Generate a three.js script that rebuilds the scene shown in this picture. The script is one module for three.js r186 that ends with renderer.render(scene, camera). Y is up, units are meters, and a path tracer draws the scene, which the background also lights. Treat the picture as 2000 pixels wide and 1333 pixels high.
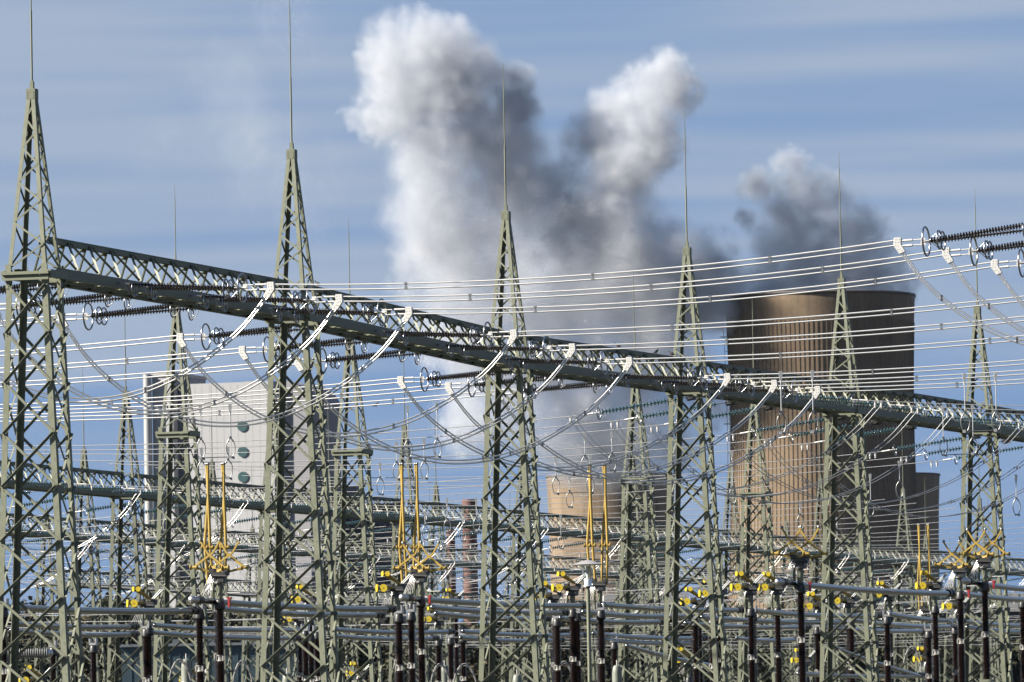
import * as THREE from 'three';
import { mergeGeometries } from 'three/addons/utils/BufferGeometryUtils.js';

// ---------------------------------------------------------------- camera, sky, sun, exposure
const V = (x, y, z) => new THREE.Vector3(x, y, z);
const scene = new THREE.Scene();
const EYE = 1.7, FPX = 14000, RHO = THREE.MathUtils.degToRad(1.0), PITCH = Math.atan((1515 - 666.5) / FPX);
const camera = new THREE.PerspectiveCamera(2 * THREE.MathUtils.radToDeg(Math.atan(666.5 / FPX)), 2000 / 1333, 1, 60000);
camera.position.set(0, EYE, 0);
camera.rotation.order = 'YXZ';
camera.rotation.set(PITCH, 0, -RHO);
camera.focus = 275;
camera.userData.fStop = 6.3;
const renderer = new THREE.WebGLRenderer({ antialias: true });
renderer.setSize(1024, 682);
renderer.toneMapping = THREE.LinearToneMapping;
renderer.toneMappingExposure = 3.6;
renderer.shadowMap.enabled = true;
const SUN = V(-0.985 * Math.cos(0.57), Math.sin(0.57), 0.17 * Math.cos(0.57)).normalize();
const sun = new THREE.DirectionalLight(new THREE.Color(1.0, 0.93, 0.82), 5);
sun.position.copy(SUN).multiplyScalar(400).add(V(0, 0, -350));
sun.target.position.set(0, 0, -350);
sun.castShadow = true;
Object.assign(sun.shadow.camera, { left: -260, right: 260, top: 260, bottom: -260, near: 1, far: 1200 });
scene.add(sun, sun.target);

// seeded noise
let seed = 20240611;
const rnd = () => { seed = (seed + 0x6d2b79f5) | 0; let t = Math.imul(seed ^ (seed >>> 15), 1 | seed); t = (t + Math.imul(t ^ (t >>> 7), 61 | t)) ^ t; return ((t ^ (t >>> 14)) >>> 0) / 4294967296; };
const rr = (a, b) => a + (b - a) * rnd();
const hash = (x, y, z) => { let h = Math.imul(x, 374761393) ^ Math.imul(y, 668265263) ^ Math.imul(z, 1274126177); h = Math.imul(h ^ (h >>> 13), 1274126177); return ((h ^ (h >>> 16)) >>> 0) / 4294967296; };
const sm = (t) => t * t * (3 - 2 * t);
const mixf = (a, b, t) => a + (b - a) * t;
const sst = (a, b, x) => sm(Math.min(1, Math.max(0, (x - a) / (b - a))));
function noise(x, y, z = 0) {
  const ix = Math.floor(x), iy = Math.floor(y), iz = Math.floor(z), fx = sm(x - ix), fy = sm(y - iy), fz = sm(z - iz);
  const q = (k) => mixf(mixf(hash(ix, iy, iz + k), hash(ix + 1, iy, iz + k), fx), mixf(hash(ix, iy + 1, iz + k), hash(ix + 1, iy + 1, iz + k), fx), fy);
  return mixf(q(0), q(1), fz);
}
const fbm = (x, y, z = 0, n = 4) => { let s = 0, a = 0.5, t = 0; for (let i = 0; i < n; i++) { s += a * noise(x, y, z); t += a; a *= 0.5; x = x * 2.03 + 17.1; y = y * 2.03 + 5.3; z = z * 2.03 + 9.7; } return s / t; };

{ // a computed sky: hazy autumn blue with thin streaks of high cloud all round
  const W = 2048, H = 4096, data = new Float32Array(W * H * 4);
  const blue = [0.0425, 0.082, 0.156], zen = [0.012, 0.034, 0.088], veil = [0.101, 0.126, 0.166], gnd = [0.009, 0.008, 0.007];
  for (let j = 0; j < H; j++) {
    const e = ((j + 0.5) / H - 0.5) * 180, o = j * W * 4;
    for (let i = 0; i < W; i++) {
      const k = o + i * 4;
      data[k + 3] = 1;
      if (e < -0.3) { data[k] = gnd[0]; data[k + 1] = gnd[1]; data[k + 2] = gnd[2]; continue; }
      let c;
      if (e < 40) {
        const az = (i / W) * 360, A = az * Math.PI / 180, cx = Math.cos(A) * 57.3, cz = Math.sin(A) * 57.3;
        const warp = fbm(cx * 0.12, cz * 0.12, e * 0.5, 2) * 1.6;
        const broad = fbm(cx * 0.10 + 3, cz * 0.10, e * 0.62 + warp * 0.5, 3);
        const fine = fbm(cx * 0.22, cz * 0.22 + 7, (e + warp * 0.3) * 5.6, 3);
        c = sst(0.36, 0.74, broad * 0.60 + fine * 0.40) * 0.92 + sst(2.0, 5.6, e) * 0.38;
        c *= 1 - sst(20, 40, e) * 0.6;
      } else c = 0.4;
      c = Math.min(1, c);
      const z = sst(15, 80, e);
      for (let n = 0; n < 3; n++) data[k + n] = mixf(mixf(blue[n], zen[n], z), veil[n], c * (1 - 0.5 * z));
    }
  }
  const sky = new THREE.DataTexture(data, W, H, THREE.RGBAFormat, THREE.FloatType);
  sky.mapping = THREE.EquirectangularReflectionMapping;
  sky.magFilter = THREE.LinearFilter;
  sky.needsUpdate = true;
  scene.background = sky;
  scene.environment = sky;
}

// ---------------------------------------------------------------- placing by the photograph: a pixel and a distance give a point
function at(px, py, d) {
  const dx = px - 1000, dy = 666.5 - py, c = Math.cos(RHO), s = Math.sin(RHO);
  const x = dx * c + dy * s, y = -dx * s + dy * c, cp = Math.cos(PITCH), sp = Math.sin(PITCH);
  const Y = y * cp + FPX * sp, Z = y * sp - FPX * cp;
  return V(-x / Z * d, EYE - Y / Z * d, -d);
}
function toPx(p) {
  const cp = Math.cos(PITCH), sp = Math.sin(PITCH), c = Math.cos(RHO), s = Math.sin(RHO), yy = p.y - EYE;
  const y = yy * cp + p.z * sp, z = -yy * sp + p.z * cp, k = -FPX / z, X = p.x * k, Y = y * k;
  return [1000 + X * c - Y * s, 666.5 - (X * s + Y * c)];
}
// the front row of towers fixes the yard's directions: B along the gantry beams (away), M along the conductors (right, towards us)
const CAP = 24.3, BEAM = 18.1;
const frontPx = [[62, 174.5], [569.5, 293], [988, 413.5], [1342, 484], [1644, 545], [1909.5, 600]];
const frontTop = frontPx.map(([x, y], i) => at(x, y, 233.33 * (1 + 0.1015 * i)));
const STEP = frontTop[5].clone().sub(frontTop[0]).setY(0).divideScalar(5);
const B = STEP.clone().normalize(), SPAN = STEP.length(), TH = Math.atan2(B.x, -B.z), M = V(Math.cos(TH), 0, Math.sin(TH)), UP = V(0, 1, 0);
const off = (p, m = 0, y = 0, b = 0) => p.clone().addScaledVector(M, m).addScaledVector(UP, y).addScaledVector(B, b);
const ground = { y: 0 };
function alongTo(p, dir, px) { // the point of the line p + t dir that the photograph shows at column px
  let lo = -120, hi = 120; const f = (t) => toPx(p.clone().addScaledVector(dir, t))[0] - px, up = f(hi) > f(lo);
  for (let i = 0; i < 50; i++) { const m = (lo + hi) / 2; if ((f(m) > 0) === up) hi = m; else lo = m; }
  return p.clone().addScaledVector(dir, (lo + hi) / 2);
}

// ---------------------------------------------------------------- materials
const tex = (w, h, fn, srgb = false) => {
  const d = new Uint8Array(w * h * 4);
  for (let y = 0; y < h; y++) for (let x = 0; x < w; x++) { const c = fn(x, y), k = (y * w + x) * 4; d[k] = c[0]; d[k + 1] = c[1]; d[k + 2] = c[2]; d[k + 3] = 255; }
  const t = new THREE.DataTexture(d, w, h); t.wrapS = t.wrapT = THREE.RepeatWrapping; t.magFilter = THREE.LinearFilter; t.needsUpdate = true; if (srgb) t.colorSpace = THREE.SRGBColorSpace; return t;
};
const tile = (x, y, n, p, s) => { // tileable value noise on a p-cell torus
  const X = x * p / n, Y = y * p / n, ix = Math.floor(X), iy = Math.floor(Y), fx = sm(X - ix), fy = sm(Y - iy), h = (a, b) => hash(((a % p) + p) % p, ((b % p) + p) % p, s);
  return mixf(mixf(h(ix, iy), h(ix + 1, iy), fx), mixf(h(ix, iy + 1), h(ix + 1, iy + 1), fx), fy);
};
const mottle = (lo, hi, s) => tex(128, 128, (x, y) => { const v = 0.4 * tile(x, y, 128, 5, s) + 0.35 * tile(x, y, 128, 14, s + 1) + 0.25 * tile(x, y, 128, 50, s + 2), g = 255 * mixf(lo, hi, v); return [g, g, g]; });
const M1 = mottle(0.62, 1.08, 3), M2 = mottle(0.55, 1.0, 9);
const std = (r, g, b, rough, metal = 0, extra = {}) => { const m = new THREE.MeshPhysicalMaterial({ roughness: rough, metalness: metal, ...extra }); m.color.setRGB(r, g, b); if (metal < 0.5 && !extra.transmission) m.color.multiplyScalar(0.78); return m; };
const MAT = {
  green: std(0.158, 0.171, 0.114, 0.6, 0, { map: M1 }),
  green2: std(0.128, 0.139, 0.095, 0.6, 0, { map: M1 }),  // the tower green darkened: girder shade put into the paint colour
  alu: std(0.64, 0.63, 0.61, 0.38, 1.0),
  aluDull: std(0.42, 0.415, 0.41, 0.4, 1.0),
  aluWhite: std(0.46, 0.455, 0.44, 0.5, 0.55),
  tube: std(0.20, 0.205, 0.20, 0.2, 1.0, { roughnessMap: M2 }),
  ring: std(0.24, 0.245, 0.26, 0.3, 1.0),
  galv: std(0.19, 0.195, 0.195, 0.42, 0.8),
  brown: std(0.020, 0.009, 0.007, 0.25, 0, { clearcoat: 0.5, clearcoatRoughness: 0.15 }),
  brown2: std(0.032, 0.025, 0.022, 0.3, 0, { clearcoat: 0.3, clearcoatRoughness: 0.25 }),
  glass: std(0.035, 0.115, 0.115, 0.12, 0, { clearcoat: 1, clearcoatRoughness: 0.08 }),
  yellow: std(0.40, 0.268, 0.040, 0.5, 0, { map: M2 }),
  disc: std(0.54, 0.40, 0.012, 0.45, 0, { map: M1 }),
  black: std(0.012, 0.012, 0.013, 0.5),
  dark: std(0.016, 0.017, 0.018, 0.45),
  red: std(0.28, 0.016, 0.014, 0.4),
  white: std(0.23, 0.225, 0.21, 0.5),
  feather: std(0.022, 0.023, 0.028, 0.8),
  clear: std(0.93, 0.95, 0.95, 0.06, 0, { transmission: 1, thickness: 0, ior: 1.45 }),
  lampCap: std(0.36, 0.35, 0.35, 0.6, 0.2, { map: M2 }),
};

// ---------------------------------------------------------------- naming and building helpers
const taken = new Map();
function numbered(n) { const k = taken.get(n) ?? 0; taken.set(n, k + 1); return k ? n + '_' + String(k).padStart(3, '0') : n; }
function tag(o, label, category, group, kind) { o.userData.label = label; if (category) o.userData.category = category; if (group) o.userData.group = group; if (kind) o.userData.kind = kind; return o; }
function thing(name, label, category, pos, group, turn = 0) { const o = new THREE.Group(); o.name = numbered(name); o.position.copy(pos); o.rotation.y = turn; tag(o, label, category, group); scene.add(o); return o; }
function part(name, geo, mat, parent, kind) { const m = new THREE.Mesh(geo, mat); m.name = name; m.castShadow = m.receiveShadow = true; if (kind) m.userData.kind = kind; parent.add(m); return m; }
function copyOf(o, label, pos, group) { const c = o.clone(); c.name = numbered(o.name.replace(/_\d{3}$/, '')); c.userData = { ...o.userData, label }; if (group) c.userData.group = group; c.position.copy(pos); scene.add(c); return c; }
const ORD = ['first', 'second', 'third', 'fourth', 'fifth', 'sixth', 'seventh', 'eighth', 'ninth', 'tenth', 'eleventh', 'twelfth', 'thirteenth', 'fourteenth'];

function prism(p0, p1, poly, u, v, u1 = u, v1 = v) { // a straight bar with the given cross-section
  const n = poly.length, a = poly.map(([x, y]) => p0.clone().addScaledVector(u, x).addScaledVector(v, y)), b = poly.map(([x, y]) => p1.clone().addScaledVector(u1, x).addScaledVector(v1, y)), pos = [], uv = [];
  const L = p0.distanceTo(p1), put = (P, s, t) => { pos.push(P.x, P.y, P.z); uv.push(s, t); };
  for (let i = 0; i < n; i++) { const j = (i + 1) % n, s0 = i * 0.13, s1 = s0 + a[i].distanceTo(a[j]); put(a[i], s0, 0); put(a[j], s1, 0); put(b[j], s1, L); put(a[i], s0, 0); put(b[j], s1, L); put(b[i], s0, L); }
  const cap = THREE.ShapeUtils.triangulateShape(poly.map(([x, y]) => new THREE.Vector2(x, y)), []);
  for (const [i, j, k] of cap) { put(a[i], 0, 0); put(a[k], 0.1, 0); put(a[j], 0, 0.1); put(b[i], 0, 0); put(b[j], 0.1, 0); put(b[k], 0, 0.1); }
  const g = new THREE.BufferGeometry(); g.setAttribute('position', new THREE.Float32BufferAttribute(pos, 3)); g.setAttribute('uv', new THREE.Float32BufferAttribute(uv, 2)); g.computeVertexNormals();
  return g;
}
const Lsec = (a, b, t) => [[0, 0], [a, 0], [a, t], [t, t], [t, b], [0, b]];
const Rsec = (a, b) => [[-a / 2, -b / 2], [a / 2, -b / 2], [a / 2, b / 2], [-a / 2, b / 2]];
function frameOf(p0, p1, hint = UP) { const d = p1.clone().sub(p0).normalize(); let u = d.clone().cross(hint); if (u.lengthSq() < 1e-6) u = V(1, 0, 0); u.normalize(); return [u, u.clone().cross(d).normalize()]; }
const bar = (p0, p1, a, b = a, hint = UP) => { const [u, v] = frameOf(p0, p1, hint); return prism(p0, p1, Rsec(a, b), u, v); };
function rod(p0, p1, r0, r1 = r0, n = 8) { const L = p0.distanceTo(p1), g = new THREE.CylinderGeometry(r1, r0, L, n, 1); g.translate(0, L / 2, 0); g.applyQuaternion(new THREE.Quaternion().setFromUnitVectors(UP, p1.clone().sub(p0).normalize())); g.translate(p0.x, p0.y, p0.z); return g; }
const box = (x, y, z, w, h, d) => new THREE.BoxGeometry(w, h, d).translate(x, y, z);
const plain = (g) => { const h = g.index ? g.toNonIndexed() : g; for (const k of Object.keys(h.attributes)) if (!['position', 'normal', 'uv'].includes(k)) h.deleteAttribute(k); return h; };
const join = (...gs) => mergeGeometries(gs.flat().map(plain));
function tubeOf(pts, r, seg = 24, n = 7) { const c = new THREE.CatmullRomCurve3(pts); return new THREE.TubeGeometry(c, seg, r, n, false); }
function ringX(cx, cy, cz, R, r, seg = 26) { return new THREE.TorusGeometry(R, r, 7, seg).rotateY(Math.PI / 2).translate(cx, cy, cz); }
function lathe(pts, n = 12) { return new THREE.LatheGeometry(pts.map(([r, y]) => new THREE.Vector2(r, y)), n); }
function shedPost(r0, r1, h, pitch, n = 14) { const p = [[0.001, 0], [r0, 0]]; for (let y = pitch * 0.4; y < h - pitch * 0.6; y += pitch) p.push([r0, y], [r1, y + pitch * 0.28], [r1, y + pitch * 0.36], [r0, y + pitch * 0.62]); p.push([r0, h], [0.001, h]); return lathe(p, n); }
const sagLine = (a, b, sag, n = 12) => { const o = []; for (let i = 0; i <= n; i++) { const t = i / n, p = a.clone().lerp(b, t); p.y -= 4 * sag * t * (1 - t); o.push(p); } return o; };
// ---------------------------------------------------------------- the setting far behind: ground, woodland, power station
{
  const g = new THREE.PlaneGeometry(9000, 9000, 1, 1).rotateX(-Math.PI / 2);
  const gm = new THREE.Mesh(g, std(0.042, 0.042, 0.030, 0.95)); gm.name = 'ground'; gm.position.set(0, 0, -3500); gm.receiveShadow = true; tag(gm, 'flat gravel and grass ground of the switchyard', 'ground', null, 'structure'); scene.add(gm);
}
const concreteTex = tex(256, 512, (x, y) => { // weathered concrete: runs of dark water stain, pale lime, patches
  const run = 0.5 * tile(x, 0, 256, 37, 5) + 0.5 * tile(x, 0, 256, 90, 6), long = tile(x * 1, y * 0.5, 256, 16, 8), patch = tile(x, y / 2, 256, 6, 11), grain = tile(x, y, 256, 120, 12);
  const lift = (y % 12) < 1 ? -0.05 : 0, v = 0.62 + lift + 0.22 * (patch - 0.5) * 1.3 + 0.24 * (run - 0.5) + 0.16 * (long - 0.5) + 0.14 * (grain - 0.5);
  return [255 * v, 252 * v * 0.975, 246 * v * 0.93];
});
function coolingTower(label, px, topY, topR, throatR, throatY, c, z, ribs, ladder) {
  const k = FPX / z, base = at(px, 1515 - 0.0175 * (px - 1000), z).setY(0), topH = at(px, topY, z).y, thH = at(px, throatY, z).y, C = c / k, R = throatR / k;
  const rad = (h) => R * Math.sqrt(1 + ((h - thH) / C) ** 2);
  const t = thing('cooling_tower', label, 'cooling tower', base, 'cooling towers of the power station');
  const H0 = 11, N = 48, prof = [];
  for (let i = 0; i <= N; i++) { const h = mixf(H0, topH, i / N); prof.push([rad(h), h]); }
  const shell = lathe([...prof, [rad(topH) - 0.7, topH], ...prof.slice().reverse().map(([r, h]) => [r - 0.8, h]), prof[0]], 200);
  const uv = shell.attributes.uv; for (let i = 0; i < uv.count; i++) uv.setXY(i, uv.getX(i) * 3, uv.getY(i) * 2 * 1.0);
  part('shell', shell, std(0.245, 0.18, 0.118, 0.92, 0, { map: concreteTex }), t);
  const lip = lathe([[rad(topH) - 0.9, topH - 0.2], [rad(topH) + 0.35, topH - 0.2], [rad(topH) + 0.35, topH + 0.7], [rad(topH) - 0.9, topH + 0.7], [rad(topH) - 0.9, topH - 0.2]], 160);
  part('rim', lip, std(0.09, 0.08, 0.07, 0.9), t);
  if (ribs) {
    const rm = std(0.135, 0.098, 0.066, 0.92), gs = []; let a = V(0, 0, 0);
    const seg = 16, pos = [], rb = new THREE.BufferGeometry();
    const P = (h, s, dr) => [rad(h) + dr, h, s];
    for (let i = 0; i < seg; i++) { const h0 = mixf(H0, topH - 9, i / seg), h1 = mixf(H0, topH - 9, (i + 1) / seg), w = 0.14, d = 0.17;
      const q = (A, Bq, Cq, D) => pos.push(...A, ...Bq, ...Cq, ...A, ...Cq, ...D);
      q(P(h0, w, d), P(h1, w, d), P(h1, -w, d), P(h0, -w, d)); q(P(h0, w, -0.1), P(h1, w, -0.1), P(h1, w, d), P(h0, w, d)); q(P(h0, -w, d), P(h1, -w, d), P(h1, -w, -0.1), P(h0, -w, -0.1)); }
    rb.setAttribute('position', new THREE.Float32BufferAttribute(pos, 3)); rb.computeVertexNormals();
    for (let i = 0; i < ribs; i++) { const m = part('rib', rb, rm, t); m.rotation.y = (i / ribs) * Math.PI * 2; }
  }
  const legs = []; for (let i = 0; i < 40; i++) { const a0 = (i / 40) * Math.PI * 2, a1 = a0 + Math.PI / 40, r0 = rad(0) + 0.5, r1 = rad(H0); const top = V(Math.cos(a1) * r1, H0 + 0.3, Math.sin(a1) * r1); legs.push(rod(V(Math.cos(a0) * r0, 0, Math.sin(a0) * r0), top, 0.45, 0.4, 6), rod(V(Math.cos(a0 + Math.PI / 20) * r0, 0, Math.sin(a0 + Math.PI / 20) * r0), top, 0.45, 0.4, 6)); }
  part('raked_columns', join(legs), std(0.22, 0.2, 0.17, 0.9), t, 'stuff');
  if (ladder) { const gs = []; for (let i = 0; i < 30; i++) { const h = mixf(16, topH - 3, i / 29), h1 = mixf(16, topH - 3, Math.min(29, i + 1) / 29), x = -rad(h), x1 = -rad(h1); gs.push(rod(V(x - 1.3, h, 4), V(x1 - 1.3, h1, 4), 0.1, 0.1, 4), rod(V(x - 0.2, h, 4), V(x - 1.4, h, 4), 0.1, 0.1, 4)); if (i % 6 === 3) gs.push(box(x - 1.2, h, 4, 2.6, 0.25, 2.4)); } part('ladder', join(gs), MAT.galv, t); }
  return t;
}
coolingTower('huge ribbed concrete cooling tower with stained shell, upper part in steam shade, nearest on the right', 1620, 583, 186, 179, 835, 884, 2460, 126, true);
coolingTower('smaller-looking cooling tower seen low between the middle lattice towers', 1203, 931, 128, 121, 1100, 610, 3570, 0, false);
coolingTower('distant cooling tower half hidden behind the right flank of the huge one', 1722, 931, 128, 121, 1100, 610, 3600, 0, false);

{ // grey boiler house on the left
  const z = 2300, k = FPX / z, Wm = (px) => px / k;
  const base = at(420, 1525, z).setY(0), X = (px) => (px - 420 - 0) / k, H = (py) => at(420, py, z).y;
  const t = thing('boiler_house', 'tall pale grey power station boiler house with teal round windows, behind the left towers', 'building', base, null, -0.32);
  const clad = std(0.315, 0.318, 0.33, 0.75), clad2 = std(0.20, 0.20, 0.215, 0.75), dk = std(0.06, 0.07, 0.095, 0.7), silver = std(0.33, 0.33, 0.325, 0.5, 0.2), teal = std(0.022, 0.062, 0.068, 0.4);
  const b = (x0, x1, yt, z0, z1) => box((X(x0) + X(x1)) / 2, H(yt) / 2, (z0 + z1) / 2, X(x1) - X(x0), H(yt), Math.abs(z1 - z0));
  part('stair_tower', b(300, 343, 729, -30, 0), clad, t);
  part('stair_drum', rod(V(X(293.5), 0, 1.5), V(X(293.5), H(728), 1.5), 1.35, 1.35, 24), silver, t);
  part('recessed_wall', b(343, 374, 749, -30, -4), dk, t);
  part('main_wall', b(374, 553, 749, -34, 0), clad, t);
  part('roof_plant', join(b(300, 332, 722, -20, -4), b(345, 352, 735, -12, -8), b(470, 500, 744, -20, -10)), std(0.2, 0.2, 0.2, 0.8), t);
  part('roof_parapet', box((X(300) + X(343)) / 2, H(728), -15, X(343) - X(300) + 0.5, 1.1, 31), silver, t);
  // curved flank turning away from the sun, that shade painted in as darker cladding
  const sh = new THREE.Shape(); sh.moveTo(0, 0); sh.lineTo(0, H(747)); sh.quadraticCurveTo(Wm(48), H(747), Wm(66), H(785)); sh.lineTo(Wm(68), 0); sh.lineTo(0, 0);
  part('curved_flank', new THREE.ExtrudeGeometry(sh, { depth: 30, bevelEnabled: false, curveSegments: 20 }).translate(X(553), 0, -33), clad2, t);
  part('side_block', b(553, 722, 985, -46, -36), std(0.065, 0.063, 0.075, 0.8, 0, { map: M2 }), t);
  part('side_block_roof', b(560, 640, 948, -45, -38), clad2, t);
  for (const y of [835, 885, 934]) { const g = new THREE.CylinderGeometry(Wm(10.5), Wm(10.5), 0.5, 32).rotateX(Math.PI / 2).translate(X(488), H(y), 0.1); part('round_window', g, teal, t); }
  const seam = std(0.29, 0.292, 0.305, 0.8); for (let i = 1; i < 12; i++) part('cladding_joint', box(X(374 + i * 15), H(749) / 2, 0.0, 0.10, H(749) - 1, 0.05), seam, t);
  for (let i = 0; i < 6; i++) part('cladding_course', box((X(374) + X(553)) / 2, H(790 + i * 42), 0.01, X(553) - X(374), 0.12, 0.06), seam, t);
}
{ // brick red flues
  const brick = std(0.135, 0.055, 0.042, 0.85, 0, { map: M2 });
  for (const [px, w, top, label] of [[925.5, 28, 976, 'thicker red brown chimney stack between second and third front tower'], [888, 17, 1034, 'thinner shorter red brown chimney stack beside the thicker one']]) {
    const z = 2100, k = FPX / z, p = at(px, 1515, z).setY(0), h = at(px, top, z).y, t = thing('chimney_stack', label, 'chimney', p, 'red chimneys of the power station');
    part('flue', lathe([[w / k * 0.56, 0], [w / k * 0.5, h - 1], [w / k * 0.5, h], [w / k * 0.42, h], [w / k * 0.42, h - 4]], 28), brick, t);
    part('crown', lathe([[w / k * 0.5, h - 2.2], [w / k * 0.53, h - 2.1], [w / k * 0.53, h - 1.4], [w / k * 0.5, h - 1.3]], 28), std(0.12, 0.06, 0.05, 0.8), t);
    for (let i = 0; i < 4; i++) part('band', lathe([[w / k * 0.5, h - 14 - i * 12], [w / k * 0.545, h - 13.9 - i * 12], [w / k * 0.545, h - 13.2 - i * 12], [w / k * 0.5, h - 13.1 - i * 12]], 24), std(0.11, 0.06, 0.05, 0.8), t);
  }
}
{ // pale roofed halls and a dark embankment low in the background
  const ridge = []; const z = 1080, k = FPX / z; const pos = [], idx = [], N = 60, D = 6;
  for (let i = 0; i <= N; i++) for (let j = 0; j <= D; j++) { const px = mixf(540, 1560, i / N), base = at(px, 1500, z), env = sst(540, 680, px) * (1 - sst(1430, 1560, px)), h = (at(px, 1252, z).y) * env * Math.sin(Math.PI * Math.min(1, (j / D) * 1.0)) * (0.86 + 0.22 * fbm(px * 0.02, j * 0.7, 3)); pos.push(base.x, Math.max(0, h) - 0.3, base.z + 30 - j * 14); }
  for (let i = 0; i < N; i++) for (let j = 0; j < D; j++) { const a = i * (D + 1) + j; idx.push(a, a + D + 1, a + 1, a + 1, a + D + 1, a + D + 2); }
  const g = new THREE.BufferGeometry(); g.setAttribute('position', new THREE.Float32BufferAttribute(pos, 3)); g.setIndex(idx); g.computeVertexNormals();
  const m = new THREE.Mesh(g, std(0.016, 0.015, 0.013, 0.95, 0, { side: THREE.DoubleSide })); m.name = 'hill'; m.receiveShadow = m.castShadow = true; tag(m, 'dark earth embankment low behind the middle of the switchyard', 'embankment', null, 'structure'); scene.add(m);
  for (const [x0, x1, yt, yb, zz, label] of [[622, 792, 1161, 1180, 1500, 'long pale roofed hall low behind second and third front tower'], [1190, 1345, 1160, 1181, 1550, 'pale roofed hall low behind the fourth front tower'], [1835, 2040, 1160, 1196, 1500, 'pale roofed hall low at the right edge']]) {
    const kk = FPX / zz, p = at((x0 + x1) / 2, 1500, zz).setY(0), w = (x1 - x0) / kk, h1 = at((x0 + x1) / 2, yt, zz).y, h0 = at((x0 + x1) / 2, yb, zz).y, t = thing('pale_hall', label, 'building', p, 'pale roofed halls');
    part('wall', box(0, h0 / 2, -12, w, h0, 24), std(0.045, 0.042, 0.04, 0.85, 0, { map: M2 }), t); part('roof_fascia', box(0, (h0 + h1) / 2, -12, w + 1, h1 - h0, 25), std(0.40, 0.395, 0.38, 0.7, 0, { map: M1 }), t);
    for (let i = 0; i < 8; i++) part('window', box(-w / 2 + (i + 0.5) * w / 8, h0 * 0.72, 0.05, w / 12, 2.2, 0.2), std(0.03, 0.035, 0.04, 0.2), t);
  }
}
{ // a belt of woodland beyond the yard
  const g = [], N = 220; for (let i = 0; i < N; i++) { const a = rnd() * 6.28, e = Math.acos(rr(-1, 1)), r = Math.cbrt(rnd()), p = V(Math.cos(a) * Math.sin(e) * r, Math.cos(e) * r, Math.sin(a) * Math.sin(e) * r), q = new THREE.PlaneGeometry(0.2, 0.13); q.rotateX(rr(0, 6)); q.rotateY(rr(0, 6)); q.translate(p.x, p.y, p.z); g.push(q); }
  const leafy = join(g), lm = std(0.030, 0.034, 0.022, 0.9, 0, { side: THREE.DoubleSide }), im = new THREE.InstancedMesh(leafy, lm, 5200), m4 = new THREE.Matrix4(), col = new THREE.Color();
  for (let i = 0; i < 5200; i++) { const row = rnd(), d = 980 + row * 420, x = rr(-0.095, 0.095) * d, h = (8 + 13 * fbm(x * 0.018, d * 0.01, 0, 3)) * Math.pow(rnd(), 0.6) * 1.35, s = rr(2.2, 4.2); m4.compose(V(x, h, -d), new THREE.Quaternion().setFromEuler(new THREE.Euler(rr(0, 6), rr(0, 6), 0)), V(s, s * 0.9, s)); im.setMatrixAt(i, m4); const w = rnd(); im.setColorAt(i, col.setRGB(mixf(0.7, 1.9, w * w), mixf(0.8, 1.25, w), mixf(0.6, 0.9, rnd()))); }
  im.name = 'woodland'; tag(im, 'dark autumn woodland belt low behind the switchyard', 'woodland', null, 'stuff'); scene.add(im);
}
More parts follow.
